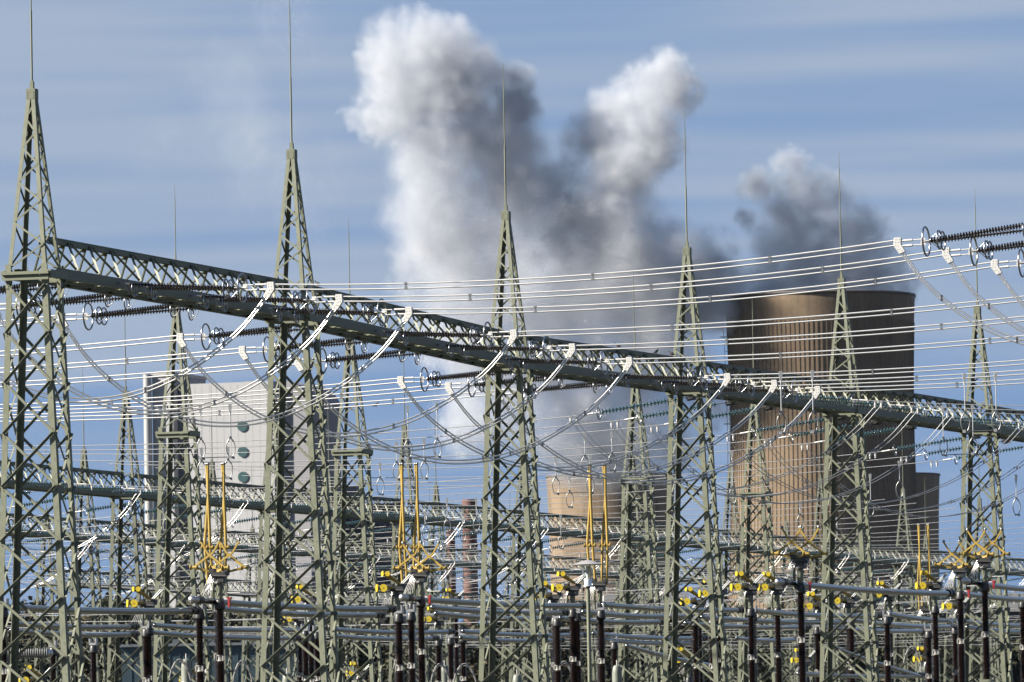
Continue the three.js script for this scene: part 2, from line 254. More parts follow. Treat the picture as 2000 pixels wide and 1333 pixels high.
// ---------------------------------------------------------------- steam: clouds of tiny droplet flakes, lit and shaded by the sun itself
function steam(name, label, lobes, z, depth, color, e = 0.0092) {
  const NF = 8000, pos = new Float32Array(NF * 9), nor = new Float32Array(NF * 9);
  for (let i = 0; i < NF; i++) {
    const d = V(rr(-1, 1), rr(-1, 1), rr(-1, 1)); while (d.lengthSq() > 1) d.set(rr(-1, 1), rr(-1, 1), rr(-1, 1)); d.multiplyScalar(Math.pow(d.length(), 0.7));
    const u = V(rr(-1, 1), rr(-1, 1), rr(-1, 1)).normalize(), v = u.clone().cross(V(rr(-1, 1), rr(-1, 1), rr(-1, 1))).normalize(), n = u.clone().cross(v), s = e * rr(0.7, 1.3);
    [[-0.5, -0.29], [0.5, -0.29], [0, 0.58]].forEach(([a, b], k) => { const o = i * 9 + k * 3; pos[o] = d.x + (u.x * a + v.x * b) * s; pos[o + 1] = d.y + (u.y * a + v.y * b) * s; pos[o + 2] = d.z + (u.z * a + v.z * b) * s; nor[o] = n.x; nor[o + 1] = n.y; nor[o + 2] = n.z; });
  }
  const g = new THREE.BufferGeometry(); g.setAttribute('position', new THREE.BufferAttribute(pos, 3)); g.setAttribute('normal', new THREE.BufferAttribute(nor, 3));
  const mat = std(...color, 1, 0, { side: THREE.DoubleSide, transmission: 0.5, thickness: 0, specularIntensity: 0 });
  const k = FPX / z, spots = [];
  for (const [cx, cy, r, tau = 1, soft = 0.5, dz = 0] of lobes) {
    const C = at(cx, cy, z - dz), R = r / k, n = Math.round(depth * tau * 22 / (soft * soft) * 0.25 * 0.887 / (NF * e * e));
    for (let i = 0, tries = 0; i < n && tries < n * 14; tries++) {
      const d = V(rr(-1, 1), rr(-1, 1), rr(-1, 1)); if (d.lengthSq() > 1) continue;
      const L = d.length(), p = C.clone().addScaledVector(d, R), q = 0.65 * fbm(p.x * 0.035 + 40, p.y * 0.035, p.z * 0.035, 3) + 0.35 * fbm(p.x * 0.13, p.y * 0.13 + 9, p.z * 0.13, 3);
      if (q < 0.31 + 0.19 * Math.pow(L, 3) + rr(-0.07, 0.07)) continue;
      spots.push([p, R * soft * mixf(1.0, 0.42, Math.pow(L, 1.5)) * rr(0.7, 1.25)]); i++;
    }
  }
  const im = new THREE.InstancedMesh(g, mat, spots.length), m4 = new THREE.Matrix4();
  spots.forEach(([p, s], i) => { m4.compose(p, new THREE.Quaternion().setFromEuler(new THREE.Euler(rr(0, 6), rr(0, 6), rr(0, 6))), V(s, s, s)); im.setMatrixAt(i, m4); });
  im.name = numbered(name); tag(im, label, 'steam', 'steam of the power station', 'stuff'); scene.add(im);
  console.log(name, spots.length);
}
const STEAM = [0.62, 0.64, 0.68], PLUME = 3.3;
steam('steam_plume', 'large billowing steam plume, sunlit at its top, rising in the middle', [
  [800, 110, 105, 2, 0.36, 8], [775, 205, 80, 1.8, 0.38, 8], [738, 245, 46, 1, 0.45], [870, 95, 74, 1.7, 0.42, 8], [930, 145, 84, 2.2, 0.4, 8], [1000, 165, 54, 1.8, 0.45], [860, 215, 92, 2, 0.38, 8], [745, 115, 54, 1, 0.45], [1010, 215, 52, 1.8, 0.48], [690, 225, 34, 0.3, 0.55],
  [970, 270, 100, 2.2, 0.46], [850, 330, 104, 1.6, 0.5, 8], [1010, 345, 98, 2.2, 0.5], [830, 430, 95, 1.4, 0.46, 6], [900, 490, 125, 1, 0.48], [1000, 440, 120, 0.9, 0.5], [1085, 440, 100, 1.2, 0.5],
  [1305, 130, 52, 1.5, 0.44, 8], [1335, 180, 46, 1.6, 0.44, 8], [1270, 195, 84, 2, 0.38, 8], [1190, 225, 66, 1.2, 0.42], [1215, 300, 98, 1.8, 0.38, 8], [1140, 265, 64, 1.2, 0.42], [1285, 285, 58, 1.8, 0.42, 8],
  [1180, 410, 120, 2, 0.48], [1110, 340, 50, 0.8, 0.5], [1080, 530, 140, 1.1, 0.48, -45], [950, 570, 140, 1.1, 0.48, -45], [850, 545, 95, 1, 0.48, -45], [1200, 540, 140, 2.2, 0.46], [1300, 520, 100, 2.2, 0.5], [1365, 560, 84, 2.2, 0.5],
  [1000, 660, 150, 1.1, 0.48, -55], [885, 680, 90, 1, 0.48, -55], [1150, 650, 150, 1.1, 0.48, -55], [1280, 630, 115, 1.6, 0.48], [1382, 605, 66, 2, 0.5], [1340, 690, 70, 0.8, 0.5, -55], [950, 780, 115, 1.1, 0.48, -55], [1080, 780, 140, 1.1, 0.48, -55], [1200, 780, 140, 1.1, 0.48, -55], [1300, 740, 95, 0.8, 0.48, -55], [1390, 800, 55, 0.9, 0.5, -55],
  [1150, 870, 110, 1.2, 0.46, -55], [1250, 860, 105, 1.2, 0.46, -55], [910, 840, 60, 0.9, 0.5, -55], [1330, 880, 60, 1, 0.5, -55], [1105, 900, 55, 1.2, 0.5, -55], [1200, 905, 70, 1.4, 0.46, -55]], 2440, PLUME, STEAM);
steam('steam_plume', 'steam plume in shade drifting above the huge right cooling tower', [
  [1545, 325, 44, 0.8, 0.46], [1480, 365, 46, 0.8, 0.46], [1540, 400, 66, 0.9, 0.44], [1600, 370, 52, 0.8, 0.46], [1625, 430, 80, 1.0, 0.44], [1530, 470, 82, 1, 0.44], [1460, 425, 30, 0.5, 0.5], [1690, 455, 58, 0.9, 0.46], [1655, 510, 86, 1.1, 0.44], [1560, 540, 90, 1.1, 0.44], [1725, 525, 60, 1, 0.46], [1480, 560, 62, 0.9, 0.48], [1772, 558, 34, 0.6, 0.5], [1410, 560, 60, 1.4, 0.5], [1400, 490, 54, 0.5, 0.55], [1620, 575, 100, 1, 0.44], [1700, 575, 70, 0.9, 0.46], [1430, 620, 40, 0.5, 0.5]], 2450, PLUME * 1.4, STEAM);
steam('steam_wisp', 'thin torn wisps of grey steam high on the left', [[440, 150, 90, 0.12, 0.8], [480, 250, 100, 0.14, 0.8], [560, 60, 90, 0.09, 0.9], [620, 350, 90, 0.09, 0.9], [510, 340, 90, 0.1, 0.9], [600, 420, 60, 0.06, 0.9], [330, 300, 70, 0.04, 0.9]], 2480, PLUME, STEAM, 0.003);
// ---------------------------------------------------------------- lattice towers
const wAt = (h) => h <= BEAM ? 0.72 + (BEAM - h) * 0.042 : mixf(0.72, 0.135, Math.min(1, (h - BEAM) / (CAP - 0.35 - BEAM)));
const lAt = (h) => h <= BEAM ? 0.72 : mixf(0.72, 0.135, Math.min(1, (h - BEAM) / (CAP - 0.35 - BEAM)));
const corner = (sx, sz, h) => V(sx * wAt(h), h, sz * lAt(h));
const FACES = [[[-1, 1], [1, 1], V(0, 0, 1)], [[1, 1], [1, -1], V(1, 0, 0)], [[1, -1], [-1, -1], V(0, 0, -1)], [[-1, -1], [-1, 1], V(-1, 0, 0)]];
const towerGeo = (() => {
  const legs = [], braces = [], plates = [];
  for (const [sx, sz] of [[-1, 1], [1, 1], [1, -1], [-1, -1]]) {
    const u = V(-sx, 0, 0), v = V(0, 0, -sz), flip = sx * sz > 0, sec = (a, t) => (flip ? Lsec(a, a, t) : Lsec(a, a, t));
    const G = (h0, h1, a) => flip ? prism(corner(sx, sz, h0), corner(sx, sz, h1), sec(a, 0.022), v, u) : prism(corner(sx, sz, h0), corner(sx, sz, h1), sec(a, 0.022), u, v);
    legs.push(['leg', G(-0.6, BEAM + 0.25, 0.20)], ['upper_leg', G(BEAM - 0.35, CAP - 0.2, 0.135)]);
    braces.push();
    plates.push(box(sx * wAt(BEAM - 0.05) - sx * 0.09, BEAM + 0.12, sz * (lAt(BEAM) + 0.008), 0.2, 0.62, 0.02));
  }
  const levels = []; for (let h = BEAM - 0.25, s = 1.56; h > 0.2; s *= 1.035) { levels.push(h); h -= s; } levels.push(0.15);
  const ups = []; for (let h = BEAM + 0.28, s = 0.80; h < CAP - 0.55; s *= 0.925) { ups.push(h); h += s; } ups.push(CAP - 0.5);
  FACES.forEach(([a, b, n], f) => {
    const side = f % 2 === 1, E = (h, s, inset = 0.06) => { const A = corner(...a, h), Bq = corner(...b, h); return A.lerp(Bq, s < 0 ? inset / (2 * wAt(h)) : 1 - inset / (2 * wAt(h))).addScaledVector(n, 0.004); };
    const put = (p0, p1, w, out, lift) => { const d = p1.clone().sub(p0).normalize(), u = n.clone().cross(d).normalize(), q0 = p0.clone().addScaledVector(n, lift), q1 = p1.clone().addScaledVector(n, lift);
      return out ? prism(q0.addScaledVector(u, -w / 2), q1.addScaledVector(u, -w / 2), Lsec(w, w * 0.85, 0.014), u, n) : prism(q0.addScaledVector(u, w / 2), q1.addScaledVector(u, w / 2), Lsec(w, w * 0.7, 0.012).map(([x, y]) => [x, y]), u.clone().negate(), n.clone().negate()); };
    for (let i = 0; i + 1 < levels.length; i++) {
      const h1 = levels[i], h0 = levels[i + 1], mid = side ? (h1 + h0) / 2 : null;
      braces.push(put(E(h1, -1), E(h0, 1), 0.082, false, 0));
      braces.push(put(E(h1, 1), E(h0, -1), 0.085, true, 0.016));
    }
    for (let i = 0; i + 1 < ups.length; i++) { const s = (i + f) % 2 ? 1 : -1; braces.push(put(E(ups[i], s, 0.05), E(ups[i + 1], -s, 0.05), 0.06, false, 0)); }
  });
  const hats = [];
  for (const sz of [1, -1]) hats.push(box(0, BEAM + 0.13, sz * 0.82, 1.66, 0.1, 0.14), box(0, BEAM - 0.02, sz * 0.79, 1.6, 0.16, 0.05));
  for (const sx of [1, -1]) hats.push(box(sx * 0.80, BEAM + 0.1, 0, 0.13, 0.26, 1.5));
  const cap = join(prism(V(0, CAP - 0.33, 0), V(0, CAP, 0), Rsec(0.31, 0.31), V(0, 0, 1), V(1, 0, 0)), box(0, CAP + 0.008, 0, 0.27, 0.014, 0.27));
  const bolts = []; for (const sx of [-1, 1]) for (let k = 0; k < 3; k++) { bolts.push(box(sx * 0.10, CAP - 0.27 + k * 0.08, 0.162, 0.022, 0.022, 0.016)); } for (const h of levels) for (const sx of [-1, 1]) for (const o of [0.03, 0.1]) bolts.push(box(sx * (wAt(h) - 0.09), h - o, lAt(h) + 0.012, 0.028, 0.028, 0.02));
  const socket = join(prism(V(0, CAP, 0), V(0, CAP + 0.24, 0), Rsec(0.12, 0.12), V(0, 0, 1), V(1, 0, 0)), prism(V(0, CAP + 0.2, 0), V(0, CAP + 0.28, 0), Rsec(0.09, 0.09), V(0, 0, 1), V(1, 0, 0)));
  const spike = join(rod(V(0, CAP + 0.2, 0), V(0, CAP + 2.6, 0), 0.036, 0.034, 8), rod(V(0, CAP + 2.6, 0), V(0, CAP + 5.1, 0), 0.022, 0.02, 7), rod(V(0, CAP + 5.1, 0), V(0, CAP + 5.85, 0), 0.013, 0.008, 6));
  return { legs, braces, plates, hats: join(hats), cap, bolts: join(bolts), socket, spike };
})();
function towerParts(t, fine, mat = MAT.green) {
  for (const [n, g] of towerGeo.legs) part(n, g, mat, t);
  if (fine) towerGeo.braces.forEach((g) => part('brace', g, mat, t)); else part('bracing', towerGeo.mergedBraces ??= join(towerGeo.braces), mat, t, 'stuff');
  if (fine) for (const g of towerGeo.plates) part('splice_plate', g, mat, t);
  part('bearing_frame', towerGeo.hats, mat, t);
  const c = part('cap', towerGeo.cap, mat, t); part('socket', towerGeo.socket, mat, c); part('lightning_rod', towerGeo.spike, mat, c);
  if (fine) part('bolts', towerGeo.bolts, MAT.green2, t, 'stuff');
}
const front = [];
frontTop.forEach((top, i) => {
  const p = V(top.x, top.y - CAP, top.z), label = ['nearest and largest green lattice gantry tower at the left edge', 'second green lattice gantry tower of the front row, counted from the left', 'third green lattice gantry tower of the front row, middle of the picture', 'fourth green lattice gantry tower of the front row', 'fifth green lattice gantry tower, in front of the huge cooling tower', 'sixth front row gantry tower, farthest right'][i];
  if (!i) { const t = thing('lattice_tower', label, 'lattice tower', p, 'front row of gantry towers', -TH); towerParts(t, true); front.push(t); } else front.push(copyOf(front[0], label, p));
});
const rowTwo = [[344, 599], [684, 650], null, [1241, 731], [1473, 770]].map((q, i) => { // second row, no girder
  if (!q) return null;
  const z = 341 + 23.7 * i, top = at(q[0], q[1], z), o = copyOf(front[0], ['green lattice mast in front of the grey boiler house, girderless', 'girderless lattice mast between second and third front tower', '', 'girderless lattice mast between third and fourth front tower', 'girderless lattice mast left of the huge cooling tower flank'][i], V(top.x, top.y - CAP, top.z), 'second row of girderless lattice masts');
  return o;
});

// ---------------------------------------------------------------- gantry girders
function girderGeo(len, n) {
  const H = 1.28, c = 0.74, top = (s) => V(0, BEAM + 0.15 + H, -s), low = (sx, s) => V(sx * c, BEAM + 0.15, -s), out = { diag: [], lace: [], plates: [] }, e = 0.9, pn = (len - 2 * e) / n;
  out.low = [-1, 1].map((sx) => join(box(sx * c, BEAM + 0.17, -len / 2, 0.022, 0.34, len - 0.02), box(sx * (c - 0.06), BEAM + 0.33, -len / 2, 0.13, 0.02, len - 0.02), box(sx * (c - 0.06), BEAM + 0.01, -len / 2, 0.13, 0.02, len - 0.02)));
  out.top = join(box(0, BEAM + 0.15 + H, -len / 2, 0.19, 0.03, len - 2 * e + 0.4), box(-0.07, BEAM + 0.06 + H, -len / 2, 0.022, 0.19, len - 2 * e + 0.4), box(0.07, BEAM + 0.06 + H, -len / 2, 0.022, 0.19, len - 2 * e + 0.4));
  for (let i = 0; i <= n; i++) {
    const s = e + pn * i;
    for (const sx of [-1, 1]) {
      const t = top(s), nrm = V(sx * H, c, 0).normalize();
      for (const ds of [-0.5, 0.5]) { const q = s + ds * pn; if (q < 0.3 || q > len - 0.3) continue; const p0 = t.clone().add(V(sx * 0.05, -0.1, -ds * 0.16)), p1 = low(sx, q).add(V(-sx * 0.03, 0.2, ds * 0.1)), d = p1.clone().sub(p0).normalize(), u = nrm.clone().cross(d).normalize(); out.diag.push(prism(p0, p1, Lsec(0.095, 0.08, 0.012), u, nrm)); }
      out.plates.push(bar(t.clone().add(V(sx * 0.07, -0.02, 0)), t.clone().add(V(sx * 0.17, -0.26, 0)), 0.012, 0.32, V(0, 0, 1)));
    }
    if (i < n) { const q0 = s, q1 = s + pn; out.lace.push(bar(V(-c + 0.05, BEAM + 0.06, -q0), V(c - 0.05, BEAM + 0.06, -q1), 0.08, 0.06), bar(V(c - 0.05, BEAM + 0.1, -q0), V(-c + 0.05, BEAM + 0.1, -q1), 0.08, 0.05), bar(V(-c + 0.05, BEAM + 0.2, -q0), V(c - 0.05, BEAM + 0.2, -q0), 0.1, 0.12)); }
  }
  return out;
}
const GG = girderGeo(SPAN - 0.02, 12);
function girderParts(t, fine) {
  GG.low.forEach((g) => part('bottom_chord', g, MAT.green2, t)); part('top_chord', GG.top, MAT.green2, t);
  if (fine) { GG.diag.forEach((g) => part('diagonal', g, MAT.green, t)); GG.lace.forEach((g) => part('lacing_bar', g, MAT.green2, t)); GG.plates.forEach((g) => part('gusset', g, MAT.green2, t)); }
  else part('web_members', GG.merged ??= join(GG.diag, GG.lace, GG.plates), MAT.green, t, 'stuff');
}
const girders = [];
for (let i = 0; i < 6; i++) {
  const a = front[i].position.clone(), b = i < 5 ? front[i + 1].position.clone() : a.clone().add(STEP).setY(a.y);
  const label = `triangular truss girder carried by the ${i < 5 ? ORD[i] + ' and ' + ORD[i + 1] : 'sixth'} front tower${i < 5 ? 's' : ', running out of view'}`;
  let g; if (!i) { g = thing('gantry_girder', label, 'truss girder', a, 'girders of the front gantry', -TH); tag(g, label, 'truss girder', 'girders of the front gantry', 'thing'); girderParts(g, true); } else g = copyOf(girders[0], label, a);
  g.rotation.order = 'YXZ'; g.rotation.set(Math.atan2(b.y - a.y, SPAN), -TH, 0); girders.push(g);
}
// a point on a chord of the front girder: side 1 faces us, -1 faces away
function chordAt(px, side) { for (let i = 0; i < 6; i++) { const a = off(front[i].position, side * 0.74, BEAM + 0.17), b = i < 5 ? off(front[i + 1].position, side * 0.74, BEAM + 0.17) : a.clone().add(STEP); if (px <= toPx(b)[0] || i === 5) return alongTo(a, b.clone().sub(a).normalize(), px); } }

// ---------------------------------------------------------------- brown strain insulator sets: two strings in a V, grading rings, yoke
const sgn = (d) => (d > 0 ? -TH : -TH + Math.PI);
const strainGeo = (() => {
  const L = 3.5, droop = -0.26, A = (s) => V(0.35, -0.05, s * 0.95), Z = (s) => V(0.35 + L, droop, s * 0.24), o = { strings: [], near: [], live: [] };
  for (const s of [-1, 1]) {
    const g = shedPost(0.03, 0.095, A(s).distanceTo(Z(s)), 0.105, 10); g.applyQuaternion(new THREE.Quaternion().setFromUnitVectors(UP, Z(s).sub(A(s)).normalize())); g.translate(A(s).x, A(s).y, A(s).z); o.strings.push(g);
    const q = A(s).lerp(Z(s), 0.06), e = Z(s);
    o.near.push(join(new THREE.TorusGeometry(0.24, 0.024, 6, 22, Math.PI * 1.5).rotateZ(Math.PI * 0.75).rotateY(Math.PI / 2).translate(q.x, q.y - 0.17, q.z), rod(V(q.x, q.y - 0.38, q.z), V(q.x - 0.18, q.y - 0.3, q.z), 0.012), rod(V(q.x - 0.18, q.y - 0.3, q.z), V(q.x - 0.33, q.y - 0.02, q.z), 0.012), rod(V(0, 0, s * 0.95), V(0.36, -0.04, s * 0.95), 0.03, 0.03, 7), rod(V(q.x, q.y - 0.4, q.z), V(q.x, q.y, q.z), 0.016)));
    o.live.push(join(ringX(e.x - 0.28, e.y, e.z, 0.30, 0.028), rod(V(e.x - 0.28, e.y - 0.3, e.z), V(e.x + 0.05, e.y, e.z), 0.012), rod(V(e.x - 0.28, e.y + 0.3, e.z), V(e.x + 0.05, e.y, e.z), 0.012)));
  }
  const x = 0.35 + L; o.ring = join(ringX(x + 0.22, droop, 0, 0.47, 0.032, 36), rod(V(x + 0.22, droop, -0.46), V(x + 0.22, droop, 0.46), 0.014));
  o.yoke = join(box(x + 0.10, droop, 0, 0.16, 0.03, 0.62), box(x + 0.32, droop, 0, 0.16, 0.24, 0.03), rod(V(x + 0.1, droop, 0), V(x + 0.36, droop, 0), 0.035), box(x + 0.36, droop + 0.085, 0, 0.1, 0.05, 0.05), box(x + 0.36, droop - 0.085, 0, 0.1, 0.05, 0.05));
  o.pulls = [0.085, -0.085].map((y) => join(rod(V(x + 0.4, droop + y, 0), V(x + 0.72, droop + y, 0), 0.02), rod(V(x + 0.68, droop + y, 0), V(x + 1.06, droop + y, 0), 0.042, 0.036, 8), rod(V(x + 1.0, droop + y, 0), V(x + 1.26, droop + y, 0), 0.026)));
  o.end = V(x + 1.22, droop, 0); return o;
})();
let strain0 = null;
function strainSet(p, dir, label, group) {
  let t; if (!strain0) { t = strain0 = thing('strain_insulator', label, 'insulator', p, group); strainGeo.strings.forEach((g) => part('insulator_string', g, MAT.brown2, t)); strainGeo.near.forEach((g) => part('arcing_ring', g, MAT.ring, t)); strainGeo.live.forEach((g) => part('string_ring', g, MAT.ring, t)); part('grading_ring', strainGeo.ring, MAT.ring, t); part('yoke_plate', strainGeo.yoke, MAT.aluWhite, t); strainGeo.pulls.forEach((g) => part('tension_clamp', g, MAT.aluWhite, t)); }
  else t = copyOf(strain0, label, p, group);
  t.rotation.y = sgn(dir); return off(p, dir * strainGeo.end.x, strainGeo.end.y);
}
const CR = 0.030, GAP = 0.082;
const plateGeo = (() => { const s = new THREE.Shape(); s.moveTo(-0.11, 0.15); s.lineTo(0.11, 0.15); s.lineTo(0.13, -0.10); s.lineTo(-0.06, -0.37); s.lineTo(-0.24, -0.30); s.lineTo(-0.10, -0.05); s.closePath(); const holes = []; for (const [x, y] of [[-0.06, 0.09], [0.04, 0.09], [-0.05, 0.0], [0.05, 0.0], [-0.02, -0.12], [0.06, -0.1], [-0.08, -0.22], [-0.01, -0.24], [-0.15, -0.28]]) { const h = new THREE.Path(); h.absarc(x, y, 0.016, 0, 6.3, true); holes.push(h); } s.holes = holes; return new THREE.ExtrudeGeometry(s, { depth: 0.09, bevelEnabled: true, bevelSize: 0.01, bevelThickness: 0.01, bevelSegments: 1, curveSegments: 6 }).translate(0, 0, -0.045); })();
function twinLine(a, b, sag, label, group, plates = [1, 0], spacers = [0.22, 0.52, 0.8]) { // two stacked sub-conductors with spacers and bolted end plates
  const t = thing('twin_conductor', label, 'power line', a, group), pts = sagLine(V(0, 0, 0), b.clone().sub(a), sag), c = new THREE.CatmullRomCurve3(pts);
  for (const y of [GAP, -GAP]) part('cable', tubeOf(pts.map((p) => V(p.x, p.y + y, p.z)), CR, 26, 7), MAT.alu, t);
  const d = b.clone().sub(a).normalize(), q = new THREE.Quaternion().setFromUnitVectors(V(1, 0, 0), d);
  for (const s of spacers) { const g = join(box(0, GAP, 0, 0.10, 0.075, 0.075), box(0, -GAP, 0, 0.10, 0.075, 0.075), box(0, 0, 0, 0.055, 0.16, 0.045)); const m = part('spacer', g, MAT.galv, t); m.position.copy(c.getPoint(s)); m.quaternion.copy(q); }
  const flip = M.dot(d) > 0;
  if (plates[0]) { const m = part('end_plate', plateGeo, MAT.aluWhite, t); m.rotation.y = flip ? -TH : -TH + Math.PI; }
  if (plates[1]) { const m = part('end_plate', plateGeo, MAT.aluWhite, t); m.position.copy(pts[pts.length - 1]); m.rotation.y = flip ? -TH + Math.PI : -TH; }
  return t;
}
function jumper(a, b, sag, label, group, pair = V(0, GAP, 0), r = CR, mat = MAT.alu, skew = 0) { // slack loop under the girder
  const t = thing('jumper_cable', label, 'power cable', a, group), D = b.clone().sub(a), pts = []; for (let i = 0; i <= 16; i++) { const u = i / 16, w = u + skew * u * (1 - u); pts.push(V(D.x * w, D.y * u - 4 * sag * Math.pow(u * (1 - u), 0.86) * 0.82, D.z * w)); }
  for (const s of [1, -1]) part('cable', tubeOf(pts.map((p, i) => p.clone().addScaledVector(pair, s)), r, 44, 7), mat, t);
  const c = new THREE.CatmullRomCurve3(pts); for (const s of [0.12, 0.34, 0.6, 0.86]) { const m = part('spacer', join(box(0, 0, 0, 0.07, 0.16, 0.06), box(pair.x, pair.y, pair.z, 0.08, 0.07, 0.08), box(-pair.x, -pair.y, -pair.z, 0.08, 0.07, 0.08)), MAT.galv, t); m.position.copy(c.getPoint(s)); }
  return t;
}
// bays one to three: brown insulators, twin conductors. Columns measured along the girder in the photograph
const nearPx = [[250, 390, 533], [748, 868, 985], [1187, 1283, 1372]], farPx = [[128, 258, 384], [606, 722, 826], [1018, 1107, 1200]];
const phaseWord = ['first', 'second', 'third'];
const P1end = at(1755, 474, 229.5);
for (let bay = 0; bay < 3; bay++) for (let k = 0; k < 3; k++) {
  const A = chordAt(nearPx[bay][k], 1), Fp = chordAt(farPx[bay][k], -1), w = `${phaseWord[k]} phase of the ${ORD[bay]} bay`;
  const N = strainSet(A, 1, `brown double strain insulator on the camera side, ${w}`, 'strain insulators of the front girder');
  const E = strainSet(Fp, -1, `brown double strain insulator on the far side, ${w}`, 'strain insulators of the front girder');
  let end = off(N, 27.6, 0); if (!bay) { const target = [[1755, 474], [1850, 493], [1945, 516]][k]; end = alongTo(N, M, target[0]); const y = at(target[0], target[1], -end.z).y; end.y = y; } else end.y += 1.35;
  twinLine(N, end, 0.42, `twin aluminium conductor running right from the ${w}`, 'twin conductors of the front gantry', [1, 1]);
  const far = off(E, -31, -0.1); twinLine(E, far, 0.45, `twin aluminium conductor running left from the ${w}`, 'twin conductors of the front gantry', [1, 0], [0.15, 0.4, 0.65, 0.9]);
  jumper(off(N, -0.12, -0.3), off(E, 0.12, -0.3), 3.35 + 0.12 * k, `slack twin jumper loop under the girder, ${w}`, 'jumper loops under the front girder', V(0, GAP * 0.8, 0), CR, MAT.alu, 0.1);
  if (!bay) { // the far ends of these three spans, at the right edge
    const q = end, S = off(q, 5.0, 0.42), t = copyOf(strain0, `brown double strain insulator ${['highest', 'below the highest', 'lowest'][k]} of those at the right edge`, S, 'strain insulators at the right edge'); t.rotation.y = -TH + Math.PI; t.rotation.order = 'YXZ'; t.rotation.z = -0.04;
    jumper(off(q, 0.12, -0.3), off(q, 12, -0.6), 3.2, `twin jumper cable falling to the right, ${['highest', 'middle', 'lowest'][k]} of three`, 'jumper cables at the right edge', V(0, GAP * 0.8, 0), CR, MAT.alu, -0.1);
  }
}
// bays four onwards: green glass strings, single conductors with paired jumpers
const glassGeo = (() => {
  const n = 22, p = 0.158, prof = [[0.012, 0]]; for (let i = 0; i < n; i++) { const y = 0.1 + i * p; prof.push([0.03, y], [0.034, y + 0.035], [0.125, y + 0.06], [0.128, y + 0.072], [0.05, y + 0.085], [0.016, y + 0.095]); } prof.push([0.012, 0.15 + n * p]);
  const disc = lathe(prof, 12).rotateZ(-Math.PI / 2), pins = []; for (let i = 0; i < n; i++) pins.push(new THREE.CylinderGeometry(0.038, 0.045, 0.06, 8).rotateZ(-Math.PI / 2).translate(0.1 + i * p + 0.01, 0, 0));
  const x = 0.15 + n * p;
  return { disc, pins: join(pins), ring: join(ringX(x + 0.05, -0.05, 0, 0.27, 0.022, 28), rod(V(x + 0.05, -0.3, 0), V(x + 0.12, 0, 0), 0.012)), clamp: join(rod(V(x, 0, 0), V(x + 0.3, 0, 0), 0.022), rod(V(x + 0.28, 0, 0), V(x + 0.72, 0, 0), 0.045, 0.04, 10)), x: x + 0.7 };
})();
const springGeo = (() => { const pts = []; for (let i = 0; i <= 90; i++) { const a = i / 90 * Math.PI * 2 * 7; pts.push(V(0.12 + i / 90 * 0.42, Math.cos(a) * 0.15, Math.sin(a) * 0.15)); } return join(new THREE.TubeGeometry(new THREE.CatmullRomCurve3(pts), 150, 0.022, 5), rod(V(-0.15, 0, 0), V(0.95, 0, 0), 0.018)); })();
const lugGeo = join(box(0, -0.02, 0, 0.10, 0.10, 0.10), rod(V(0, -0.03, 0), V(0, -0.2, 0), 0.05, 0.05, 9), rod(V(0, -0.2, 0), V(0, -0.3, 0), 0.04, 0.035, 9));
let glass0 = null;
function glassSet(p, dir, label, group, spring, tilt = 0.06) {
  let t; const x0 = spring ? 0.9 : 0.2;
  if (!glass0) glass0 = {};
  if (!glass0[spring]) { t = glass0[spring] = thing('glass_insulator', label, 'insulator', p, group); const d = part('glass_string', glassGeo.disc, MAT.glass, t); d.position.x = x0; const q = part('cap_and_pin', glassGeo.pins, MAT.galv, t, 'stuff'); q.position.x = x0; const r = part('arcing_ring', glassGeo.ring, MAT.ring, t); r.position.x = x0; const c = part('dead_end_clamp', glassGeo.clamp, MAT.aluWhite, t); c.position.x = x0; if (spring) part('tension_spring', springGeo, MAT.black, t); else part('link', rod(V(-0.05, 0, 0), V(0.35, 0, 0), 0.018), MAT.galv, t); }
  else t = copyOf(glass0[spring], label, p, group);
  t.rotation.order = 'YXZ'; t.rotation.set(0, sgn(dir), -tilt); const L = x0 + glassGeo.x; return off(p, dir * L * Math.cos(tilt), -L * Math.sin(tilt));
}
function singleLine(a, b, sag, label, group, r = 0.019, lugs = 2) {
  const t = thing('single_conductor', label, 'power line', a, group), pts = sagLine(V(0, 0, 0), b.clone().sub(a), sag); part('cable', tubeOf(pts, r, 22, 6), MAT.aluDull, t);
  for (let i = 0; i < lugs; i++) { const m = part('lug', lugGeo, MAT.aluWhite, t), u = (0.35 + i * 0.28) / a.distanceTo(b); m.position.lerpVectors(pts[0], b.clone().sub(a), u); m.position.y -= 4 * sag * u; }
  return t;
}
const nearPx2 = [[1500, 1575, 1648], [1795, 1862, 1925]], farPx2 = [[1365, 1441, 1515], [1656, 1726, 1794], [1920, 1978, 2034]];
for (let bay = 0; bay < 3; bay++) for (let k = 0; k < 3; k++) {
  const w = `${phaseWord[k]} phase of the ${ORD[bay + 3]} bay`, E = glassSet(off(chordAt(farPx2[bay][k], -1), 0, -0.1), -1, `green glass strain insulator with black spring, far side, ${w}`, 'glass insulators of the front girder', true, 0.13);
  singleLine(E, off(E, -34, -0.2), 0.55, `single conductor running left from the ${w}`, 'single conductors of the front gantry');
  if (bay > 1) continue;
  const N = glassSet(off(chordAt(nearPx2[bay][k], 1), 0, 0.1), 1, `green glass strain insulator, camera side, ${w}`, 'glass insulators of the front girder', false, 0.09);
  singleLine(N, off(N, 28, -0.35), 0.5, `single conductor running right from the ${w}`, 'single conductors of the front gantry');
  jumper(off(N, 0.45, -0.28), off(E, -0.45, -0.28), 3.3 + 0.15 * k, `slack paired jumper loop under the girder, ${w}`, 'jumper loops under the front girder', M.clone().multiplyScalar(0.13), 0.018, MAT.aluDull, 0.12);
}
